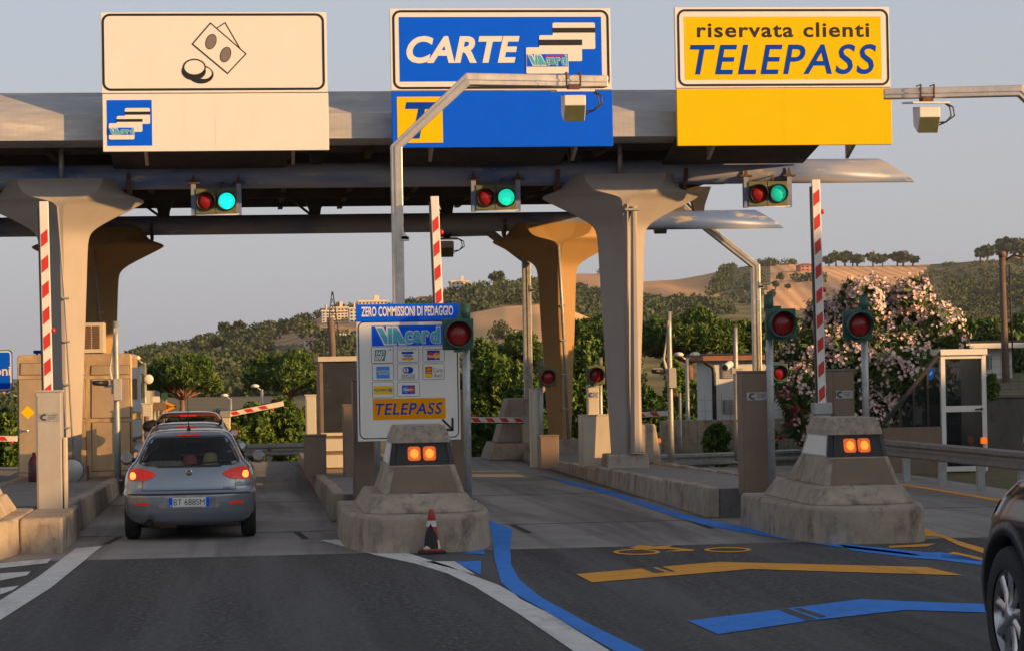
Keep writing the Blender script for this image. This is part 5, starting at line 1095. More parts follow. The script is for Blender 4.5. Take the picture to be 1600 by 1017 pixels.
# sloping grassed bank behind the wall
mb = MB(); P = []
for i in range(9):
    for j in range(5): x = x0+.2+i*2; y = yw+.3+j*3; P.append((x, y, zt-.05+j*.10+.012*i*j))
mb.add(P, [(i*5+j, i*5+j+1, i*5+6+j, i*5+5+j) for i in range(8) for j in range(4)], 'dry_grass', True); struct(mb.build('grass_bank'))
def low_building(label, xa, xb, y, ytop, ybase, depth, wins, pipe, over=.3):
    X0, X1 = at(xa, y), at(xb, y); z1 = W((xa+xb)/2, ytop, y).z; z0 = ybase
    t = thing('low_building', label, 'building', ((X0+X1)/2, y, z0), 'low white service buildings')
    mb = MB(); mb.box(X0, X1, y, y+depth, z0, z1, 'render_white'); mb.build('wall', t)
    mb = MB(); mb.box(X0-over, X1+over, y-over, y+depth+over, z1, z1+.14, 'white_sheet' if over > .3 else 'roof_tile'); mb.box(X0-over+.05, X1+over-.05, y-over+.05, y+depth+over-.05, z1+.14, z1+.2, 'dark_metal'); mb.build('roof', t, bev=.02)
    for (a, b, c_, d) in wins:
        p, q = W(a, c_, y), W(b, d, y); mb = MB(); mb.box(p.x, q.x, y-.04, y-.005, q.z, p.z, 'shutter_grey'); 
        for k in range(8): z = q.z+(p.z-q.z)*(k+.5)/8; mb.box(p.x+.04, q.x-.04, y-.055, y-.04, z-.02, z+.01, 'galv')
        mb.build('shutter', t)
    if pipe: mb = MB(); x = at(pipe, y); mb.tube([(x-.3, y-.25, z1-.02), (x-.05, y-.12, z1-.15), (x, y-.08, z1-.35), (x, y-.08, z0+.1)], .055, 'dark_metal', 8); mb.build('drain_pipe', t)
    return t
low_building('low white building with grey shutters behind the white camera post', 1112, 1300, 66, 562, -1.2, 2.2, ((1127, 1148, 569, 590), (1130, 1150, 625, 645), (1205, 1228, 566, 590)), 1115)
low_building('low white flat roofed building behind the stair shelter', 1440, 1582, 62, 545, -.4, 2.4, ((1541, 1549, 556, 577),), None, .38)

# ------------------------------------------------------------------ fences, lamps, poles, signs
def fence(label, xa, xb, y, ytop, z0, step):
    X0, X1 = at(xa, y), at(xb, y); zt = W((xa+xb)/2, ytop, y).z
    t = thing('wire_fence', label, 'fence', (X0, y, z0), 'wire mesh fences'); x = X0
    while x < X1:
        mb = MB(); mb.tube([(x, y, z0), (x, y, zt)], .035, 'galv', 6); mb.build('fence_post', t); x += step
    mb = MB()
    k = int((X1-X0)/.22)
    for i in range(k): mb.tube([(X0+i*.22, y, z0), (X0+i*.22, y, zt-.03)], .004, 'dark_metal', 3, False)
    for i in range(9): z = z0+(zt-z0)*(i+.8)/9.5; mb.tube([(X0, y, z), (X1, y, z)], .004, 'dark_metal', 3, False)
    mb.build('wire_mesh', t); return t
fence('wire fence in front of the low white building behind', 1062, 1262, 62.5, 612, -1.2, 2.4)
fence('wire fence on the bank at the far right', 1480, 1640, 56.5, 552, .6, 2.0)
t = thing('garden_wall', 'low grey wall below the wire fence in front of the low white building', 'wall', (at(1130, 63), 63, -1.4)); mb = MB(); mb.box(at(1030, 63), at(1262, 63), 62.8, 63.1, -1.4, W(1130, 655, 63).z, 'concrete'); mb.build('wall_body', t)
def lamp(label, px, Y, ptop, heads, z0):
    x = at(px, Y); zt = W(px, ptop, Y).z
    t = thing('street_lamp', label, 'street lamp', (x, Y, z0), 'street lamps behind the toll plaza')
    mb = MB(); mb.tube([(x, Y, z0), (x, Y, zt)], [.07, .045], 'galv', 8); mb.build('pole', t)
    for s in heads:
        mb = MB(); mb.tube([(x, Y, zt-.05), (x+s*.18, Y, zt+.08)], .03, 'galv', 6); mb.lathe([(.01, -.04), (.12, -.025), (.14, .015), (.09, .065), (.01, .08)], (x+s*.22, Y, zt+.1), 'white_sheet', 14); mb.build('lamp_head', t)
lamp('twin headed street lamp in front of the pines right of the pale column', 1074, 64.5, 560, (-1, 1), -.9)
lamp('street lamp with one pale head above the hedge beside the second pine', 409, 80, 608, (-1,), -1)
lamp('small street lamp low in the hedge beyond the queue', 360, 90, 622, (-1,), -1.2)
lamp('street lamp with a flat head just right of the golden booth', 226, 60, 566, (-1,), -.2)
x = at(1573, 60); zt = W(1571, 402, 60).z; t = thing('utility_pole', 'tall wooden utility pole at the far right with a drooping cable', 'utility pole', (x, 60, 0)); mb = MB(); mb.tube([(x, 60, 0), (x-.05, 60, zt)], [.11, .085], 'wood_pole', 10); mb.build('pole', t)
mb = MB(); mb.lathe([(.10, 0), (.10, .12), (.08, .14)], (x-.05, 60, zt), 'wood_pole', 10); mb.tube([(x, 60, zt-.1), (x+.25, 60, zt+.05), (x+.5, 60, zt+.0), (x+2.5, 60, zt+.2)], .025, 'dark_metal', 6); mb.tube([(x+.1, 59.9, zt-.2), (x+.14, 59.9, zt-2.5)], .02, 'dark_metal', 6); mb.build('cable', t)
def board(name, label, px0, px1, py0, py1, Y, mat, z0, cat='road sign', draw=None, post=True, rim=None):
    a, b = W(px0, py0, Y), W(px1, py1, Y); t = thing(name, label, cat, ((a.x+b.x)/2, Y, z0))
    mb = MB(); r_ = min(.08, (a.z-b.z)*.2); mb.prism(rr(a.x, b.x, b.z, a.z, r_, 4), 'y', Y, Y+.03, mat); pn = mb.build('panel', t)
    if rim: mb = MB(); ring(mb, a.x+.02, b.x-.02, b.z+.02, a.z-.02, r_, .03, Y-.004, rim); mb.build('border', t)
    if draw: mb = MB(); draw(mb, a, b, Y-.006); mb.build('lettering', pn)
    if post:
        mb = MB()
        for x in ((a.x*.7+b.x*.3), (a.x*.3+b.x*.7)): mb.tube([(x, Y+.06, z0), (x, Y+.06, a.z-.05)], .035, 'galv', 8)
        mb.build('post', t)
    return t
board('direction_sign', 'blue sign at the left edge ending in oni', -95, 20, 548, 611, 52, 'sign_blue', .1, 'road sign', lambda m_, a, b, y: text(m_, 'Informazioni', b.x-1.42, b.x-.04, a.z-.54, a.z-.33, y, 'sign_white', .02), True, 'sign_white')
board('distance_sign', 'small white 150 m sign beyond the queue of cars', 331, 357, 637, 648, 62, 'sign_white', -.1, 'road sign', lambda m_, a, b, y: text(m_, '150 m', a.x+.05, b.x-.04, b.z+.04, a.z-.04, y, 'sign_black', .02))
board('plain_sign', 'small blank white sign above the dark arrow board', 238, 250, 619, 628, 61, 'sign_white', -.1)
t = board('arrow_board', 'dark arrow shaped board with an orange chevron tip behind the golden booth', 231, 262, 629, 641, 60, 'brown_box', -.1)
mb = MB(); a, b = W(262, 629, 60), W(262, 641, 60); mb.prism([(a.x-.02, b.z), (a.x+.18, (a.z+b.z)/2), (a.x-.02, a.z)], 'y', 60, 60.03, 'brown_box'); mb.build('tip', t); mb = MB(); line(mb, [(a.x-.04, a.z), (a.x+.19, (a.z+b.z)/2), (a.x-.04, b.z)], .05, 59.99, 'sign_orange'); mb.build('chevron', t)
board('grey_board', 'plain pale grey board behind the golden booth', 222, 250, 610, 640, 64, 'render_white', -.2, 'board')
board('green_sign', 'small green sign tip showing above the dark arrow board', 252, 262, 613, 624, 66, 'signal_green', -.3)
board('blue_sign', 'sliver of a blue sign above the golden booth roof', 52, 70, 547, 552, 64, 'sign_blue', -.2)
t = board('notice_board', 'narrow white notice with red marks on two posts left of the pale column', 953, 965, 577, 633, 46.4, 'sign_white', .25, 'notice', lambda m_, a, b, y: ([flat(m_, ell(a.x+.06+.10*k, a.z-.21, .03, .1, 14), y, 'sign_red') for k in (0, .55)], [flat(m_, rect(a.x+.03, b.x-.03, a.z-.4-.1*k, a.z-.37-.1*k), y, 'sign_grey') for k in range(3)]))
x = at(232, 49); z = W(232, 592, 49).z
t = thing('convex_mirror', 'small mirror on a bracket right of the golden booth', 'mirror', (x, 49, .2)); mb = MB(); mb.lathe([(.01, -.02), (.08, -.015), (.10, .0), (.09, .03)], (x, 49, z), 'white_sheet', 18, 'y'); mb.lathe([(.105, .01), (.09, .08), (.02, .1)], (x, 49, z), 'plastic_black', 18, 'y'); mb.build('mirror_head', t); mb = MB(); mb.tube([(x-.15, 49.2, .1), (x-.15, 49.2, z+.1), (x, 49.1, z)], .03, 'galv', 8); mb.build('post', t)
cabinet('cabinet_post', 'slim sunlit cabinet post right of the golden booth', at(229, 47.6), 47.6, .2, .25, .18, 1.6, 'cream_box', GC, False)
t = thing('speaker_unit', 'dark rounded unit on the cabinet post right of the golden booth', 'ticket unit', (at(236, 47.2), 47.2, .18)); x = at(236, 47.2); z = W(236, 666, 47.2).z
mb = MB(); mb.lathe([(.01, -.2), (.1, -.16), (.14, 0), (.1, .14), (.02, .18)], (x+.02, 47.2, z), 'plastic_black', 14, 'x'); mb.build('head', t); mb = MB(); mb.tube([(x-.1, 47.3, .18), (x-.1, 47.3, z+.2)], .05, 'brown_box', 8); mb.build('post', t)
x = at(110, 45.2); t = thing('round_mirror', 'round mirror low in front of the golden booth beside the left column', 'mirror', (x, 45.2, .24)); z = W(110, 735, 45.2).z; mb = MB(); mb.lathe([(.01, -.012), (.2, -.008), (.23, .0)], (x, 45.2, z), 'steel', 22, 'y'); mb.lathe([(.24, -.01), (.24, .03)], (x, 45.2, z), 'galv', 22, 'y', True, False); mb.tube([(x, 45.25, .24), (x, 45.25, z)], .02, 'galv', 6); mb.build('mirror_head', t)
x = at(50, 45.2); t = thing('fire_extinguisher', 'small dark red extinguisher standing left of the left cabinet post', 'extinguisher', (x, 45.4, .24)); mb = MB(); mb.lathe([(.1, 0), (.11, .04), (.11, .36), (.06, .46), (.03, .48)], (x, 45.4, .24), 'maroon', 14); mb.build('cylinder_body', t); mb = MB(); mb.box(x-.03, x+.03, 45.36, 45.44, .71, .78, 'plastic_black'); mb.build('valve', t)
# ------------------------------------------------------------------ trees and shrubs
def limb(mb, a, b, r0_, r1_, mat, k=4, seed=0, wob=.06):
    rg = random.Random(seed); a, b = Vector(a), Vector(b); L = (b-a).length; P = []
    for i in range(k+1):
        t = i/k; p = a.lerp(b, t)
        if 0 < i < k: p += Vector((rg.uniform(-1, 1), rg.uniform(-1, 1), rg.uniform(-.4, .4)))*L*wob
        P.append(p)
    mb.tube(P, [r0_+(r1_-r0_)*i/k for i in range(k+1)], mat, 7); return P
def pine(label, cx, cy, zb, zc0, zc1, rad, n, seed, group='umbrella pines', size=.20, lean=0.0):
    rg = random.Random(seed)
    t = thing('umbrella_pine', label, 'tree', (cx, cy, zb), group)
    h = zc1-zc0; mb = MB(); fork = (cx+lean, cy, zc0+.12*h)
    limb(mb, (cx, cy, zb), fork, .05*rad+.06, .035*rad+.04, 'bark_pine', 5, seed, .03)
    bl = []
    for i in range(20):
        a = i*2.4+rg.random(); q = rad*(.10+.70*math.sqrt((i+.5)/20)); x, y = cx+lean+q*math.cos(a), cy+q*math.sin(a)*.9
        z = zc0+h*(.20+.50*(1-(q/rad)**2)+rg.uniform(-.12, .08)); br = rad*rg.uniform(.26, .40)
        limb(mb, fork, (x, y, z-.2*br), .03*rad, .012*rad, 'bark_pine', 4, seed+i, .06)
        bl.append((x, y, z, br, br, min(h*.34, br*.75)))
    mb.build('trunk', t)
    mb = MB(); leaves(mb, bl, int(n*2.2), size*.72, ['pine_a', 'pine_b', 'pine_b', 'pine_c'], seed, .3, .35, rad*.13, 0, .5); mb.build('crown', t); return t
def tree(name, label, cx, cy, zb, zt, rad, n, seed, mats, size=.2, group=None, cat='tree', fat=.5, trunk=.28, nb=10, low=.15, asp=.5):
    rg = random.Random(seed); h = zt-zb
    t = thing(name, label, cat, (cx, cy, zb), group)
    mb = MB(); bl = []
    for i in range(nb):
        a = i*2.4+rg.random(); u = low+(1-low)*(i+.5)/nb; prof = math.sin(math.pi*min(1, max(.08, (u*.86+.1))))**.6
        q = rad*prof*fat*rg.uniform(.6, 1.1); br = rad*rg.uniform(.32, .55)*(.6+.5*prof); x, y, z = cx+q*math.cos(a), cy+q*math.sin(a), zb+h*u*.92
        limb(mb, (cx, cy, zb+h*trunk*rg.uniform(.4, 1)), (x, y, z), .02*h, .006*h, 'bark', 3, seed+i, .07); bl.append((x, y, z, br, br, br*rg.uniform(.8, 1.2)))
    limb(mb, (cx, cy, zb-.1), (cx, cy, zb+h*.6), .03*h, .012*h, 'bark', 4, seed, .02); mb.build('trunk', t)
    mb = MB(); leaves(mb, bl, int(n*1.7), size*.72, mats, seed, asp, .3, rad*.16, 0, .2); mb.build('crown', t); return t
def P3(px, py, Y): v = W(px, py, Y); return v.x, v.z
LV = ['leaf_a', 'leaf_b', 'leaf_b', 'leaf_c']
def pn(label, px, pbase, ptop, pbot, pw, Y, n, seed, **k):
    x, zc1 = P3(px, ptop, Y); zc0 = P3(px, pbot, Y)[1]; zb = P3(px, pbase, Y)[1]; rad = pw/2*(Y/3800)
    return pine(label, x, Y, zb, zc0, zc1, rad, n, seed, size=k.pop('size', .0016*Y), **k)
pn('umbrella pine standing behind the queue of cars, right of the golden booth', 283, 680, 541, 636, 128, 110, 11000, 11)
pn('wider umbrella pine left of the brown toll booth', 453, 690, 536, 630, 146, 112, 12000, 12)
pn('umbrella pine crown between the ochre column and the pale column', 925, 700, 476, 590, 150, 95, 11000, 13)
pn('large umbrella pine just right of the pale column', 1075, 700, 470, 580, 170, 92, 12000, 14)
pn('umbrella pine behind the sunlit bent mast', 1180, 700, 482, 590, 130, 96, 10000, 15)
pn('umbrella pine crown peeping over the oleander on its left', 1262, 690, 470, 580, 120, 105, 8000, 16)
pn('dark umbrella pine just left of the ochre column', 815, 700, 500, 600, 80, 100, 7000, 17)
pn('umbrella pine behind the utility pole at the far right', 1535, 640, 488, 560, 130, 100, 10000, 18)
pn('umbrella pine cut off by the right edge behind the utility pole', 1625, 640, 470, 560, 130, 96, 9000, 19)
pn('small pine between the golden booth and the camera post', 232, 690, 560, 640, 60, 125, 4000, 20)
def tr(label, px, pbase, ptop, pw, Y, n, seed, mats=LV, name='leafy_tree', group='leafy trees behind the plaza', **k):
    x, zt = P3(px, ptop, Y); zb = max(P3(px, pbase, Y)[1], gz(x, Y)-.1) if pbase is None else P3(px, pbase, Y)[1]
    return tree(name, label, x, Y, zb, zt, pw/2*(Y/3800), n, seed, mats, size=k.pop('size', .0019*Y), group=group, **k)
tr('leafy sunlit tree right of the payment board', 762, 730, 528, 115, 76, 10000, 31)
tr('leafy tree left of the dark mast', 815, 730, 560, 90, 74, 8000, 32)
tr('tall pale leafy tree between the ochre column and the red signal', 912, 740, 492, 110, 78, 10000, 33, fat=.45)
tr('slim leafy tree between the notice and the pale column', 958, 740, 520, 70, 74, 7000, 34)
tr('leafy tree behind the payment board', 690, 730, 570, 90, 76, 6000, 35)
tr('shady tree right of the camera post with a curved cable', 1090, 740, 585, 80, 82, 6000, 36)
tr('bushy tree behind the twin headed lamp', 1052, 740, 548, 60, 84, 6000, 37)
for i, (px, pt, pw, lab) in enumerate(((1015, 600, 70, 'dark tree half hidden by the pale column'), (1070, 595, 70, 'dark tree under the large umbrella pine, left one'), (1125, 590, 70, 'dark tree under the large umbrella pine, right one'), (1230, 585, 80, 'dark tree behind the left side of the oleander'), (975, 560, 60, 'dark tree behind the notice board'), (870, 570, 70, 'dark tree behind the ochre column'), (735, 590, 60, 'dark tree just right of the mid signal post'), (1480, 560, 90, 'dark tree behind the flat roofed building'))):
    tr(lab, px, 735, pt, pw, 88+i*1.5, 5000, 101+i, ['leaf_a', 'pine_a', 'leaf_b'], fat=.6)
GS2 = 'shrubs beyond the queue of cars'
for i, (px, pt, pw, lab) in enumerate(((350, 640, 70, 'green shrub at the left end of the hedge beyond the queue'), (398, 632, 80, 'green shrub under the tilted barrier arm'), (440, 622, 80, 'taller green shrub below the wider umbrella pine'), (478, 640, 70, 'green shrub just left of the brown toll booth'), (515, 640, 60, 'shrub half hidden behind the brown toll booth'))):
    tr(lab, px, 722, pt, pw, 67+i, 6000, 41+i, LV, 'shrub', GS2, cat='shrub', trunk=.1, low=.05, nb=12, fat=.6)
for i, (px, pt, pw, lab) in enumerate(((5, 645, 80, 'shrub at the left edge under the blue sign'), (60, 655, 60, 'shrub behind the door of the golden booth'), (250, 640, 60, 'shrub behind the golden booth and the arrow board'), (300, 645, 70, 'shrub hidden behind the roof of the red car'))):
    tr(lab, px, 740, pt, pw, 68+i, 5000, 51+i, LV, 'shrub', GS2, cat='shrub', trunk=.1, low=.05, nb=12, fat=.6)
for i, (px, pt, pw, lab) in enumerate(((1190, 655, 60, 'small bush under the shutters of the low white building'), (1120, 660, 50, 'small bush beside the wire fence and the garden wall'))):
    tr(lab, px, 725, pt, pw, 61+i*.5, 2500, 61+i, LV, 'bush', 'bushes by the low white building', cat='shrub', trunk=.1, low=.05, nb=8, fat=.6)
tr('small bush beside the right edge of the stair shelter', 1546, 620, 585, 34, 51, 1200, 65, LV, 'bush', 'bushes by the low white building', cat='shrub', trunk=.1, low=.05, nb=6, fat=.6)
tr('grey green bush below the utility pole', 1560, 600, 520, 130, 66, 7000, 66, ['ole_a', 'ole_b', 'olive_far'], 'bush', 'bushes by the low white building', cat='shrub', trunk=.1, low=.1, nb=10, fat=.6)

# oleander
Yo = 53.0; cx = W(1362, 560, Yo).x; k = Yo/3800
t = thing('oleander_bush', 'large oleander bush covered in pale pink blossom behind the right signals', 'flowering bush', (cx, Yo, -.6))
bl = []
for px, py, r_ in ((1362, 480, 50), (1310, 515, 45), (1420, 500, 55), (1465, 530, 48), (1270, 560, 50), (1330, 565, 60), (1400, 570, 60), (1250, 610, 42), (1300, 620, 55), (1370, 630, 60), (1440, 590, 50), (1345, 470, 28), (1425, 462, 30), (1478, 500, 26), (1235, 575, 28), (1270, 660, 45), (1340, 670, 50), (1290, 490, 24)):
    x, z = P3(px, py, Yo); bl.append((x, Yo+random.Random(px).uniform(-.5, .7), z, r_*k, r_*k*1.0, r_*k*.95))
mb = MB()
for i, b in enumerate(bl): limb(mb, (cx+((i*37) % 11-5)*.1, Yo, -.7), (b[0], b[1], b[2]), .05, .012, 'bark', 3, i, .05)
mb.build('stems', t)
mb = MB(); leaves(mb, bl, 26000, .125, ['ole_a', 'ole_a', 'ole_b', 'ole_c'], 71, .26, .45, .3, 0, .6); mb.build('foliage', t)
rg = np.random.default_rng(5); mb = MB(); B = np.array(bl); V = []; 
wts = np.array([b[3]**2*(1.6 if b[2] > 3 else .75) for b in bl]); kk = rg.choice(len(bl), 1150, p=wts/wts.sum())
for q in kk:
    d = rg.normal(size=3); d[1] -= .9; d[2] += .35; d /= np.linalg.norm(d); c = B[q, :3]+d*B[q, 3:6]*rg.uniform(.95, 1.12)
    mt = 'petal' if rg.random() < .55 else 'petal_white'
    for j in range(rg.integers(3, 8)):
        o = c+rg.normal(size=3)*.055; n_ = Vector(d+rg.normal(size=3)*.5).normalized(); e1 = n_.orthogonal().normalized(); e2 = n_.cross(e1); a0 = rg.random()*6
        for m_ in range(5):
            a = a0+m_*1.2566; u = e1*math.cos(a)+e2*math.sin(a); w_ = n_.cross(u); s = .036; P0 = Vector(o)
            V = [P0, P0+u*s*.7+w_*s*.5+n_*.006, P0+u*s*1.25+n_*.012, P0+u*s*.7-w_*s*.5+n_*.006]; mb.add(V, [(0, 1, 2, 3)], mt)
mb.build('blossom', t, fix=False)
mb = MB(); rb = np.random.default_rng(8)
for i in range(9):
    x, z = P3(1226+rb.normal()*9, 640+rb.normal()*18, Yo-1); 
    for j in range(5):
        o = Vector((x, Yo-1.2, z))+Vector(rb.normal(size=3))*.05; n_ = Vector((rb.normal()*.5, -1, rb.normal()*.5)).normalized(); e1 = n_.orthogonal().normalized(); e2 = n_.cross(e1); s = .05
        mb.add([o-e1*s, o+e2*s, o+e1*s, o-e2*s], [(0, 1, 2, 3)], 'petal_red')
mb.build('dark_blossom', t, fix=False)

# ------------------------------------------------------------------ hills
def interp(pts, x):
    if x <= pts[0][0]: return pts[0][1]
    for a, b in zip(pts, pts[1:]):
        if a[0] <= x <= b[0]: return a[1]+(b[1]-a[1])*(x-a[0])/(b[0]-a[0])
    return pts[-1][1]
def inpoly(poly, x, y):
    c = False; n = len(poly)
    for i in range(n):
        (x1, y1), (x2, y2) = poly[i], poly[(i+1) % n]
        if (y1 > y) != (y2 > y) and x < (x2-x1)*(y-y1)/(y2-y1)+x1: c = not c
    return c
HILLS = {}
def hill(name, ridge, Yn, Yr, zn, regions, default, px0, px1, step=5, nt_=46, rough=1.0):
    rg = np.random.default_rng(len(name)); cols = list(range(px0, px1+1, step)); vs = []; grid = []
    ph = rg.random(6)*6
    for px in cols:
        zr = W(px, interp(ridge, px), Yr).z; col = []
        for j in range(nt_+1):
            t = j/nt_; Y = Yn+(Yr-Yn)*t
            z = zn+(zr-zn)*(t**.85)+rough*math.sin(t*math.pi)*(math.sin(px*.021+t*5+ph[0])*1.3+math.sin(px*.05+ph[1]+t*9)*.5)*(Yr/900)
            x = W(px, 500, Y).x; col.append((x, Y, z))
        col.append((W(px, 500, Yr*1.15).x, Yr*1.15, zr-.03*Yr)); grid.append(col)
    n = nt_+2; mb = MB(); V = [p for c in grid for p in c]; fm = {}
    for i in range(len(cols)-1):
        for j in range(n-1):
            c = [(grid[i+a][j+b][q] for q in range(3)) for a in (0, 1) for b in (0, 1)]; ctr = Vector((sum(grid[i+a][j+b][0] for a in (0, 1) for b in (0, 1))/4, sum(grid[i+a][j+b][1] for a in (0, 1) for b in (0, 1))/4, sum(grid[i+a][j+b][2] for a in (0, 1) for b in (0, 1))/4))
            p = PJ(ctr); mt = default
            for poly, m_ in regions:
                if inpoly(poly, *p): mt = m_
            fm.setdefault(mt, []).append((i*n+j, (i+1)*n+j, (i+1)*n+j+1, i*n+j+1))
    first = True
    for mt, fs in fm.items():
        mb.add(V, fs, mt, True)
    HILLS[name] = (cols, grid, nt_); return struct(mb.build(name))
def on_hill(name, px, py):
    cols, grid, nt_ = HILLS[name]; i = min(max((px-cols[0])/(cols[1]-cols[0]), 0), len(cols)-1.001); a = int(i); f_ = i-a
    best = None
    for j in range(nt_, -1, -1):
        p = Vector(grid[a][j]).lerp(Vector(grid[a+1][j]), f_); q = PJ(p)[1]
        if q >= py or best is None: best = p
        if q >= py: return best
    return best
RF = [(860, 432), (900, 428), (940, 428), (970, 440), (1010, 440), (1060, 437), (1100, 430), (1140, 421), (1180, 414), (1230, 411), (1290, 416), (1360, 416), (1440, 414), (1480, 412), (1530, 408), (1600, 404), (1700, 396)]
hill('far_hill', RF, 620, 1250, 0, [
    ([(860, 425), (960, 425), (965, 480), (900, 470)], 'field_dry'), ([(1000, 430), (1140, 415), (1128, 455), (1112, 478), (1000, 480)], 'field_dry'),
    ([(1203, 415), (1460, 405), (1440, 430), (1425, 438), (1390, 490), (1180, 480), (1205, 440)], 'field_gold'), ([(1140, 412), (1203, 412), (1205, 440), (1180, 480), (1112, 480), (1128, 452)], 'scrub'),
    ([(1440, 430), (1460, 405), (1700, 380), (1700, 520), (1390, 500)], 'scrub')], 'scrub', 850, 1720)
RM = [(120, 600), (160, 585), (215, 556), (260, 548), (310, 540), (350, 528), (400, 519), (450, 513), (500, 496), (560, 484), (620, 474), (690, 462), (730, 455), (770, 449), (830, 446), (880, 450), (940, 462), (1000, 478), (1060, 490), (1120, 500)]
hill('middle_hill', RM, 420, 860, -3, [
    ([(320, 545), (420, 525), (470, 520), (560, 505), (560, 530), (430, 540), (400, 560), (340, 560)], 'field_dry'), ([(470, 500), (620, 470), (640, 500), (560, 560), (430, 580), (480, 540)], 'field_dry'),
    ([(730, 440), (765, 440), (765, 458), (735, 462)], 'field_dry'), ([(780, 430), (870, 430), (870, 450), (780, 452)], 'field_dry')], 'scrub', 110, 1120)
RN = [(560, 560), (620, 530), (660, 515), (700, 500), (740, 488), (790, 479), (840, 476), (880, 480), (930, 500), (980, 520)]
hill('near_hill', RN, 280, 560, -4, [([(600, 470), (1000, 470), (1000, 600), (600, 600)], 'field_tan')], 'field_tan', 560, 990)
hill('left_slope', [(-160, 585), (-60, 590), (0, 600), (40, 606), (90, 612), (140, 620), (200, 640), (230, 655)], 120, 260, -3.5, [([(-200, 560), (70, 560), (70, 660), (-200, 660)], 'field_dry')], 'scrub', -160, 235)

# wooded patches on the hills (masses nobody could count)
def wood(name, hl, polys, n, size, mats, seed, flat_=.8):
    rg = np.random.default_rng(seed); bl = []
    ar = [max(1, (max(p[0] for p in q)-min(p[0] for p in q))*(max(p[1] for p in q)-min(p[1] for p in q))) for q in polys]; tot = sum(ar)
    mb = MB()
    for q, a in zip(polys, ar):
        m_ = int(n*a/tot); xs = [p[0] for p in q]; ys = [p[1] for p in q]; k = 0; g = 0
        while k < m_ and g < 20*m_+50:
            g += 1; x, y = rg.uniform(min(xs), max(xs)), rg.uniform(min(ys), max(ys))
            if not inpoly(q, x, y): continue
            p = on_hill(hl, x, y); r_ = size*rg.uniform(.6, 1.25); bl.append((p.x, p.y, p.z+r_*flat_*.7, r_, r_, r_*flat_)); k += 1
    leaves(mb, bl, len(bl)*42, size*.24, mats, seed, .8, .5, size*1.1, 0, .4)
    return tag(mb.build(name, None, fix=False), kind='stuff')
FM = ['far_a', 'far_b', 'far_b', 'far_c']
wood('hillside_wood', 'middle_hill', [[(205, 562), (221, 548), (262, 546), (320, 536), (350, 530), (356, 538), (323, 546), (315, 562), (215, 575)], [(353, 530), (378, 525), (392, 528), (356, 538)], [(353, 545), (395, 533), (428, 525), (424, 540), (415, 556), (358, 560)], [(385, 524), (430, 516), (480, 508), (470, 514), (428, 526), (392, 530)],
    [(466, 514), (488, 507), (494, 522), (468, 530)], [(320, 562), (358, 562), (362, 578), (400, 560), (470, 570), (560, 570), (560, 640), (200, 640), (210, 580)], [(495, 530), (556, 535), (556, 560), (495, 548)],
    [(680, 466), (705, 459), (758, 452), (790, 447), (850, 445), (850, 473), (785, 478), (736, 494), (715, 488)], [(610, 482), (650, 476), (700, 478), (710, 490), (640, 512), (610, 500)], [(880, 462), (960, 470), (1100, 500), (1100, 530), (880, 520)]], 1700, 2.3, FM, 81)
wood('hillside_wood', 'far_hill', [[(1136, 417), (1148, 418), (1130, 452), (1108, 464), (1112, 450)], [(892, 446), (961, 463), (975, 480), (892, 480)], [(1000, 468), (1110, 472), (1150, 490), (1000, 495)], [(1488, 446), (1510, 440), (1532, 470), (1530, 490), (1490, 486)], [(1238, 434), (1288, 434), (1288, 440), (1242, 440)], [(1181, 413), (1249, 410), (1249, 413), (1184, 417)], [(938, 427), (960, 430), (963, 444), (948, 438)], [(1560, 440), (1620, 430), (1620, 470), (1560, 470)]], 700, 2.3, FM, 82)
wood('olive_grove', 'far_hill', [[(1445, 428), (1480, 415), (1600, 407), (1700, 402), (1700, 500), (1440, 500), (1420, 470)], [(1150, 425), (1196, 425), (1190, 475), (1125, 474)]], 430, 1.9, ['far_b', 'olive_far', 'far_c'], 83, .7)
wood('field_copse', 'near_hill', [[(764, 515), (790, 511), (795, 527), (770, 529)], [(640, 545), (760, 550), (1000, 565), (1000, 600), (640, 600)]], 260, 1.7, FM, 84)
wood('hedge_line', 'left_slope', [[(-100, 640), (60, 625), (200, 650), (200, 665), (-100, 665)]], 60, 1.1, FM, 85)

# ridge trees one can tell apart
def far_tree(label, px, hl, py, r_, seed, group='single trees along the far ridge', hh=1.5, name='ridge_tree'):
    p = on_hill(hl, px, py); t = thing(name, label, 'tree', (p.x, p.y, p.z), group)
    mb = MB(); mb.tube([(p.x, p.y, p.z-1), (p.x, p.y, p.z+r_*.9)], [r_*.16, r_*.08], 'bark', 6); mb.build('trunk', t)
    rg = random.Random(seed); bl = [(p.x+rg.uniform(-.5, .5)*r_, p.y, p.z+r_*hh*(.55+.4*rg.random()), r_*.62, r_*.62, r_*.5) for i in range(5)]
    mb = MB(); leaves(mb, bl, 420, r_*.22, FM, seed, .8, .3, r_*.5); mb.build('crown', t, fix=False)
where = ['first', 'second', 'third', 'fourth', 'fifth', 'sixth', 'seventh', 'eighth', 'ninth', 'tenth']
for i, px in enumerate((1297, 1308, 1322, 1334, 1341, 1366, 1381, 1404, 1413, 1428)):
    far_tree('small round tree on the gold field ridge, %s from the red roofed house' % where[i], px, 'far_hill', 416, 4.2 if i % 3 else 3.4, 200+i)
far_tree('tall rounded tree alone on the skyline left of the dark mast', 774, 'middle_hill', 449, 3.2, 230, 'single trees along the near ridge', 1.5)
for i, (px, s, lab) in enumerate(((1534, 4.6, 'dark tree on the ridge left of the utility pole, nearer the grove'), (1545, 4.6, 'dark tree on the ridge just left of the utility pole'), (1575, 7, 'broad dark tree on the ridge behind the utility pole top'), (1600, 7, 'broad dark tree at the right end of the far ridge'))): far_tree(lab, px, 'far_hill', 408, s, 240+i)
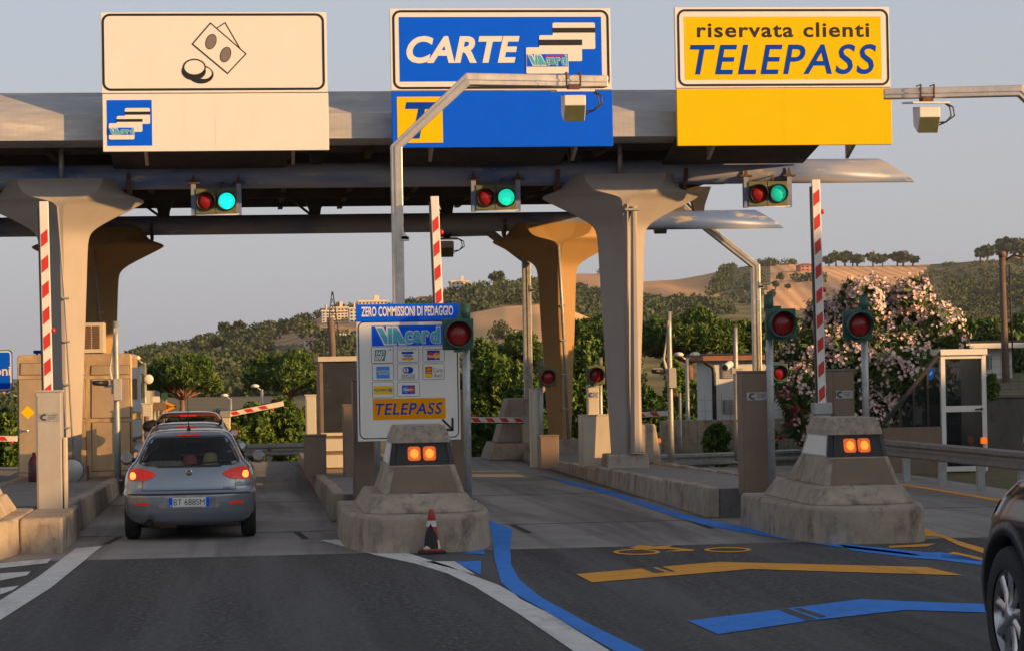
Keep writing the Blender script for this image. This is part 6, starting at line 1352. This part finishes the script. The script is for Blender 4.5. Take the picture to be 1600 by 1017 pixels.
for i, (px, py, lab) in enumerate(((1222, 440, 'dark tree on the gold field nearest the red roofed house'), (1213, 452, 'middle one of the dark trees down the gold field'), (1205, 466, 'lowest dark tree down the gold field'), (1231, 452, 'small dark tree alone on the gold field'))): far_tree(lab, px, 'far_hill', py, 2.0 if i < 3 else 1.5, 250+i, 'dark trees on the gold field')
for i, (px, py, s, lab) in enumerate(((353, 530, 3.0, 'round tree on the skyline of the left hill, left one'), (374, 526, 2.8, 'round tree on the skyline of the left hill, right one'))): far_tree(lab, px, 'middle_hill', py, s, 260+i, 'single trees along the near ridge')

# houses and flats on the hills
def house(name, label, px0, px1, ptop, pbase, hl, wallm, roofm, floors, cols_, cat='house', group='buildings on the hills', depth=10, pitch=True, Yo_=None):
    p = on_hill(hl, (px0+px1)/2, pbase); Y = p.y; a, b = W(px0, ptop, Y), W(px1, pbase, Y); z0, z1 = p.z-1.5, a.z
    t = thing(name, label, cat, ((a.x+b.x)/2, Y, p.z), group)
    mb = MB(); mb.box(a.x, b.x, Y, Y+depth, z0, z1, wallm); mb.build('wall', t)
    w = b.x-a.x; mb = MB()
    if pitch:
        e = .06*w; h = w*.16; c = (a.x+b.x)/2
        mb.add([(a.x-e, Y-e, z1), (b.x+e, Y-e, z1), (b.x+e, Y+depth+e, z1), (a.x-e, Y+depth+e, z1), (a.x+w*.25, Y+depth/2, z1+h), (b.x-w*.25, Y+depth/2, z1+h)], [(0, 1, 5, 4), (1, 2, 5), (2, 3, 4, 5), (3, 0, 4), (0, 3, 2, 1)], roofm)
    else: mb.box(a.x-.3, b.x+.3, Y-.3, Y+depth+.3, z1, z1+.5, roofm); mb.box(a.x+w*.55, a.x+w*.72, Y+2, Y+5, z1+.5, z1+2.2, wallm)
    mb.build('roof', t)
    H = z1-p.z
    for f_ in range(floors):
        for c in range(cols_):
            x = a.x+w*(c+.5)/cols_; z = p.z+H*(f_+.55)/floors; mb = MB(); mb.box(x-w*.22/cols_, x+w*.22/cols_, Y-.12, Y-.02, z-H*.24/floors, z+H*.24/floors, 'window_dark'); mb.build('window', t)
    return t
house('farmhouse', 'red roofed farmhouse on the far ridge left of the raised barrier tip', 1251, 1273, 415, 424, 'far_hill', 'render_pink', 'roof_tile', 2, 3)
house('farmhouse', 'red roofed house at the right end of the far ridge', 1586, 1606, 402, 408, 'far_hill', 'render_pink', 'roof_tile', 1, 3)
house('apartment_block', 'cream apartment block on the skyline just left of the payment board', 516, 544, 482, 503, 'middle_hill', 'render_cream', 'render_cream', 5, 5, 'building', pitch=False)
house('apartment_block', 'narrow pale apartment block with shaded end left of the skyline blocks', 503, 515, 487, 503, 'middle_hill', 'render_white', 'render_cream', 4, 2, 'building', pitch=False)
house('apartment_block', 'long cream apartment block rising above the blue board strip', 560, 606, 472, 490, 'middle_hill', 'render_cream', 'render_cream', 4, 8, 'building', pitch=False)
house('apartment_block', 'pale apartment block squeezed against the payment board', 546, 560, 483, 503, 'middle_hill', 'render_white', 'render_cream', 4, 2, 'building', pitch=False)
house('apartment_block', 'cream apartment block on the skyline right of the raised arm', 705, 733, 441, 456, 'middle_hill', 'render_cream', 'render_cream', 3, 4, 'building', pitch=False)
house('villa', 'long cream villa below the skyline block right of the raised arm', 732, 760, 473, 481, 'middle_hill', 'render_cream', 'render_cream', 2, 5, pitch=False)
house('villa', 'pale villa with pitched roof just above the blue board strip', 650, 676, 467, 474, 'middle_hill', 'render_white', 'roof_tile', 1, 3)
house('farmhouse', 'white farmhouse in the tan field beside the dark mast', 800, 818, 516, 526, 'near_hill', 'render_cream', 'roof_tile', 2, 3)
house('farmhouse', 'pale low farmhouse on the left hill below the skyline', 448, 468, 512, 517, 'middle_hill', 'render_pink', 'roof_tile', 1, 3)
house('farmhouse', 'pinkish house on the left hill above the wider umbrella pine', 476, 496, 530, 540, 'middle_hill', 'render_cream', 'roof_tile', 2, 3)
house('farmhouse', 'pale house beside the lattice pylon', 524, 545, 517, 527, 'middle_hill', 'render_white', 'roof_tile', 2, 3)

# lattice pylon and shaded mast in front of it
p = W(521, 560, 300); zt = W(521, 456, 300).z; zb = W(521, 575, 300).z
t = thing('lattice_pylon', 'slender steel lattice pylon on the hillside left of the payment board', 'pylon', (p.x, 300, zb)); mb = MB(); H = zt-zb
def wd(u): return 1.15*(1-u)**1.0+.06
for sx, sy in ((-1, -1), (1, -1), (1, 1), (-1, 1)): mb.tube([(p.x+sx*wd(u), 300+sy*wd(u), zb+H*u) for u in (0, .5, 1)], .05, 'dark_metal', 4)
mb.build('leg_frame', t); mb = MB()
for i in range(12):
    u0, u1 = i/12, (i+1)/12
    for sy in (-1, 1): mb.tube([(p.x-wd(u0), 300+sy*wd(u0), zb+H*u0), (p.x+wd(u1), 300+sy*wd(u1), zb+H*u1)], .035, 'dark_metal', 3); mb.tube([(p.x+wd(u0), 300+sy*wd(u0), zb+H*u0), (p.x-wd(u1), 300+sy*wd(u1), zb+H*u1)], .035, 'dark_metal', 3)
mb.build('bracing', t); mb = MB()
for z in (.62, .72): mb.tube([(p.x-.6, 300, zb+H*z), (p.x+1.9, 300, zb+H*(z+.01))], .05, 'dark_metal', 4)
mb.build('cross_arm', t)
x0, z0 = P3(521, 560, 90); z1 = P3(517, 497, 90)[1]
t = thing('wooden_post', 'dark leaning wooden post rising behind the brown toll booth', 'pole', (x0, 90, z0-2)); mb = MB(); mb.tube([(x0, 90, z0-2), (x0-.04, 90, z0+.6), (x0-.1, 90, z1)], [.13, .13, .12], 'wood_pole', 9); mb.build('pole', t)

# unseen bank added behind the camera, its ridge shaped to shade the near plaza
su, cu_ = math.sin(SAZ), math.cos(SAZ)
def bank_h(u):
    h0 = interp([(5, -.6), (24, -.3), (25.6, .25), (26.2, .3), (26.8, 1.1), (28, 2.1), (36, 2.3), (38.5, 1.9), (41, .7), (43, .1), (46, .2), (50, 1.5), (54, 1.8), (90, 2)], u)
    return h0+math.tan(SEL)*50+.08*math.sin(u*2.1)+.06*math.sin(u*5.3+1)
mb = MB(); us = list(np.arange(6, 100.1, .4)); pr = [(-22, 0), (-11, .62), (-4, .93), (0, 1), (4, .93), (10, .6), (15, 0)]
V = [(u*cu_-(v-30)*su, u*su+(v-30)*cu_, bank_h(u)*k_*(1 if 8 < u < 98 else .3)-.05) for u in us for v, k_ in pr]
mb.add(V, [(i*7+j, i*7+j+1, i*7+8+j, i*7+7+j) for i in range(len(us)-1) for j in range(6)], 'dry_grass', True); struct(mb.build('unseen_shade_bank'))

# ------------------------------------------------------------------ haze
HAZE = True
if HAZE:
    m_ = bpy.data.materials.new('haze_air'); m_.use_nodes = True; nt = m_.node_tree; nt.nodes.remove(nt.nodes['Principled BSDF'])
    pv = nt.nodes.new('ShaderNodeVolumePrincipled'); pv.inputs['Color'].default_value = (.86, .90, .96, 1); pv.inputs['Density'].default_value = .00008; pv.inputs['Anisotropy'].default_value = .2
    nt.links.new(pv.outputs[0], nt.nodes['Material Output'].inputs['Volume']); MATS['haze_air'] = m_
    mb = MB(); mb.box(-900, 1100, -120, 1480, -90, 150, 'haze_air'); hz = tag(mb.build('haze'), kind='stuff')
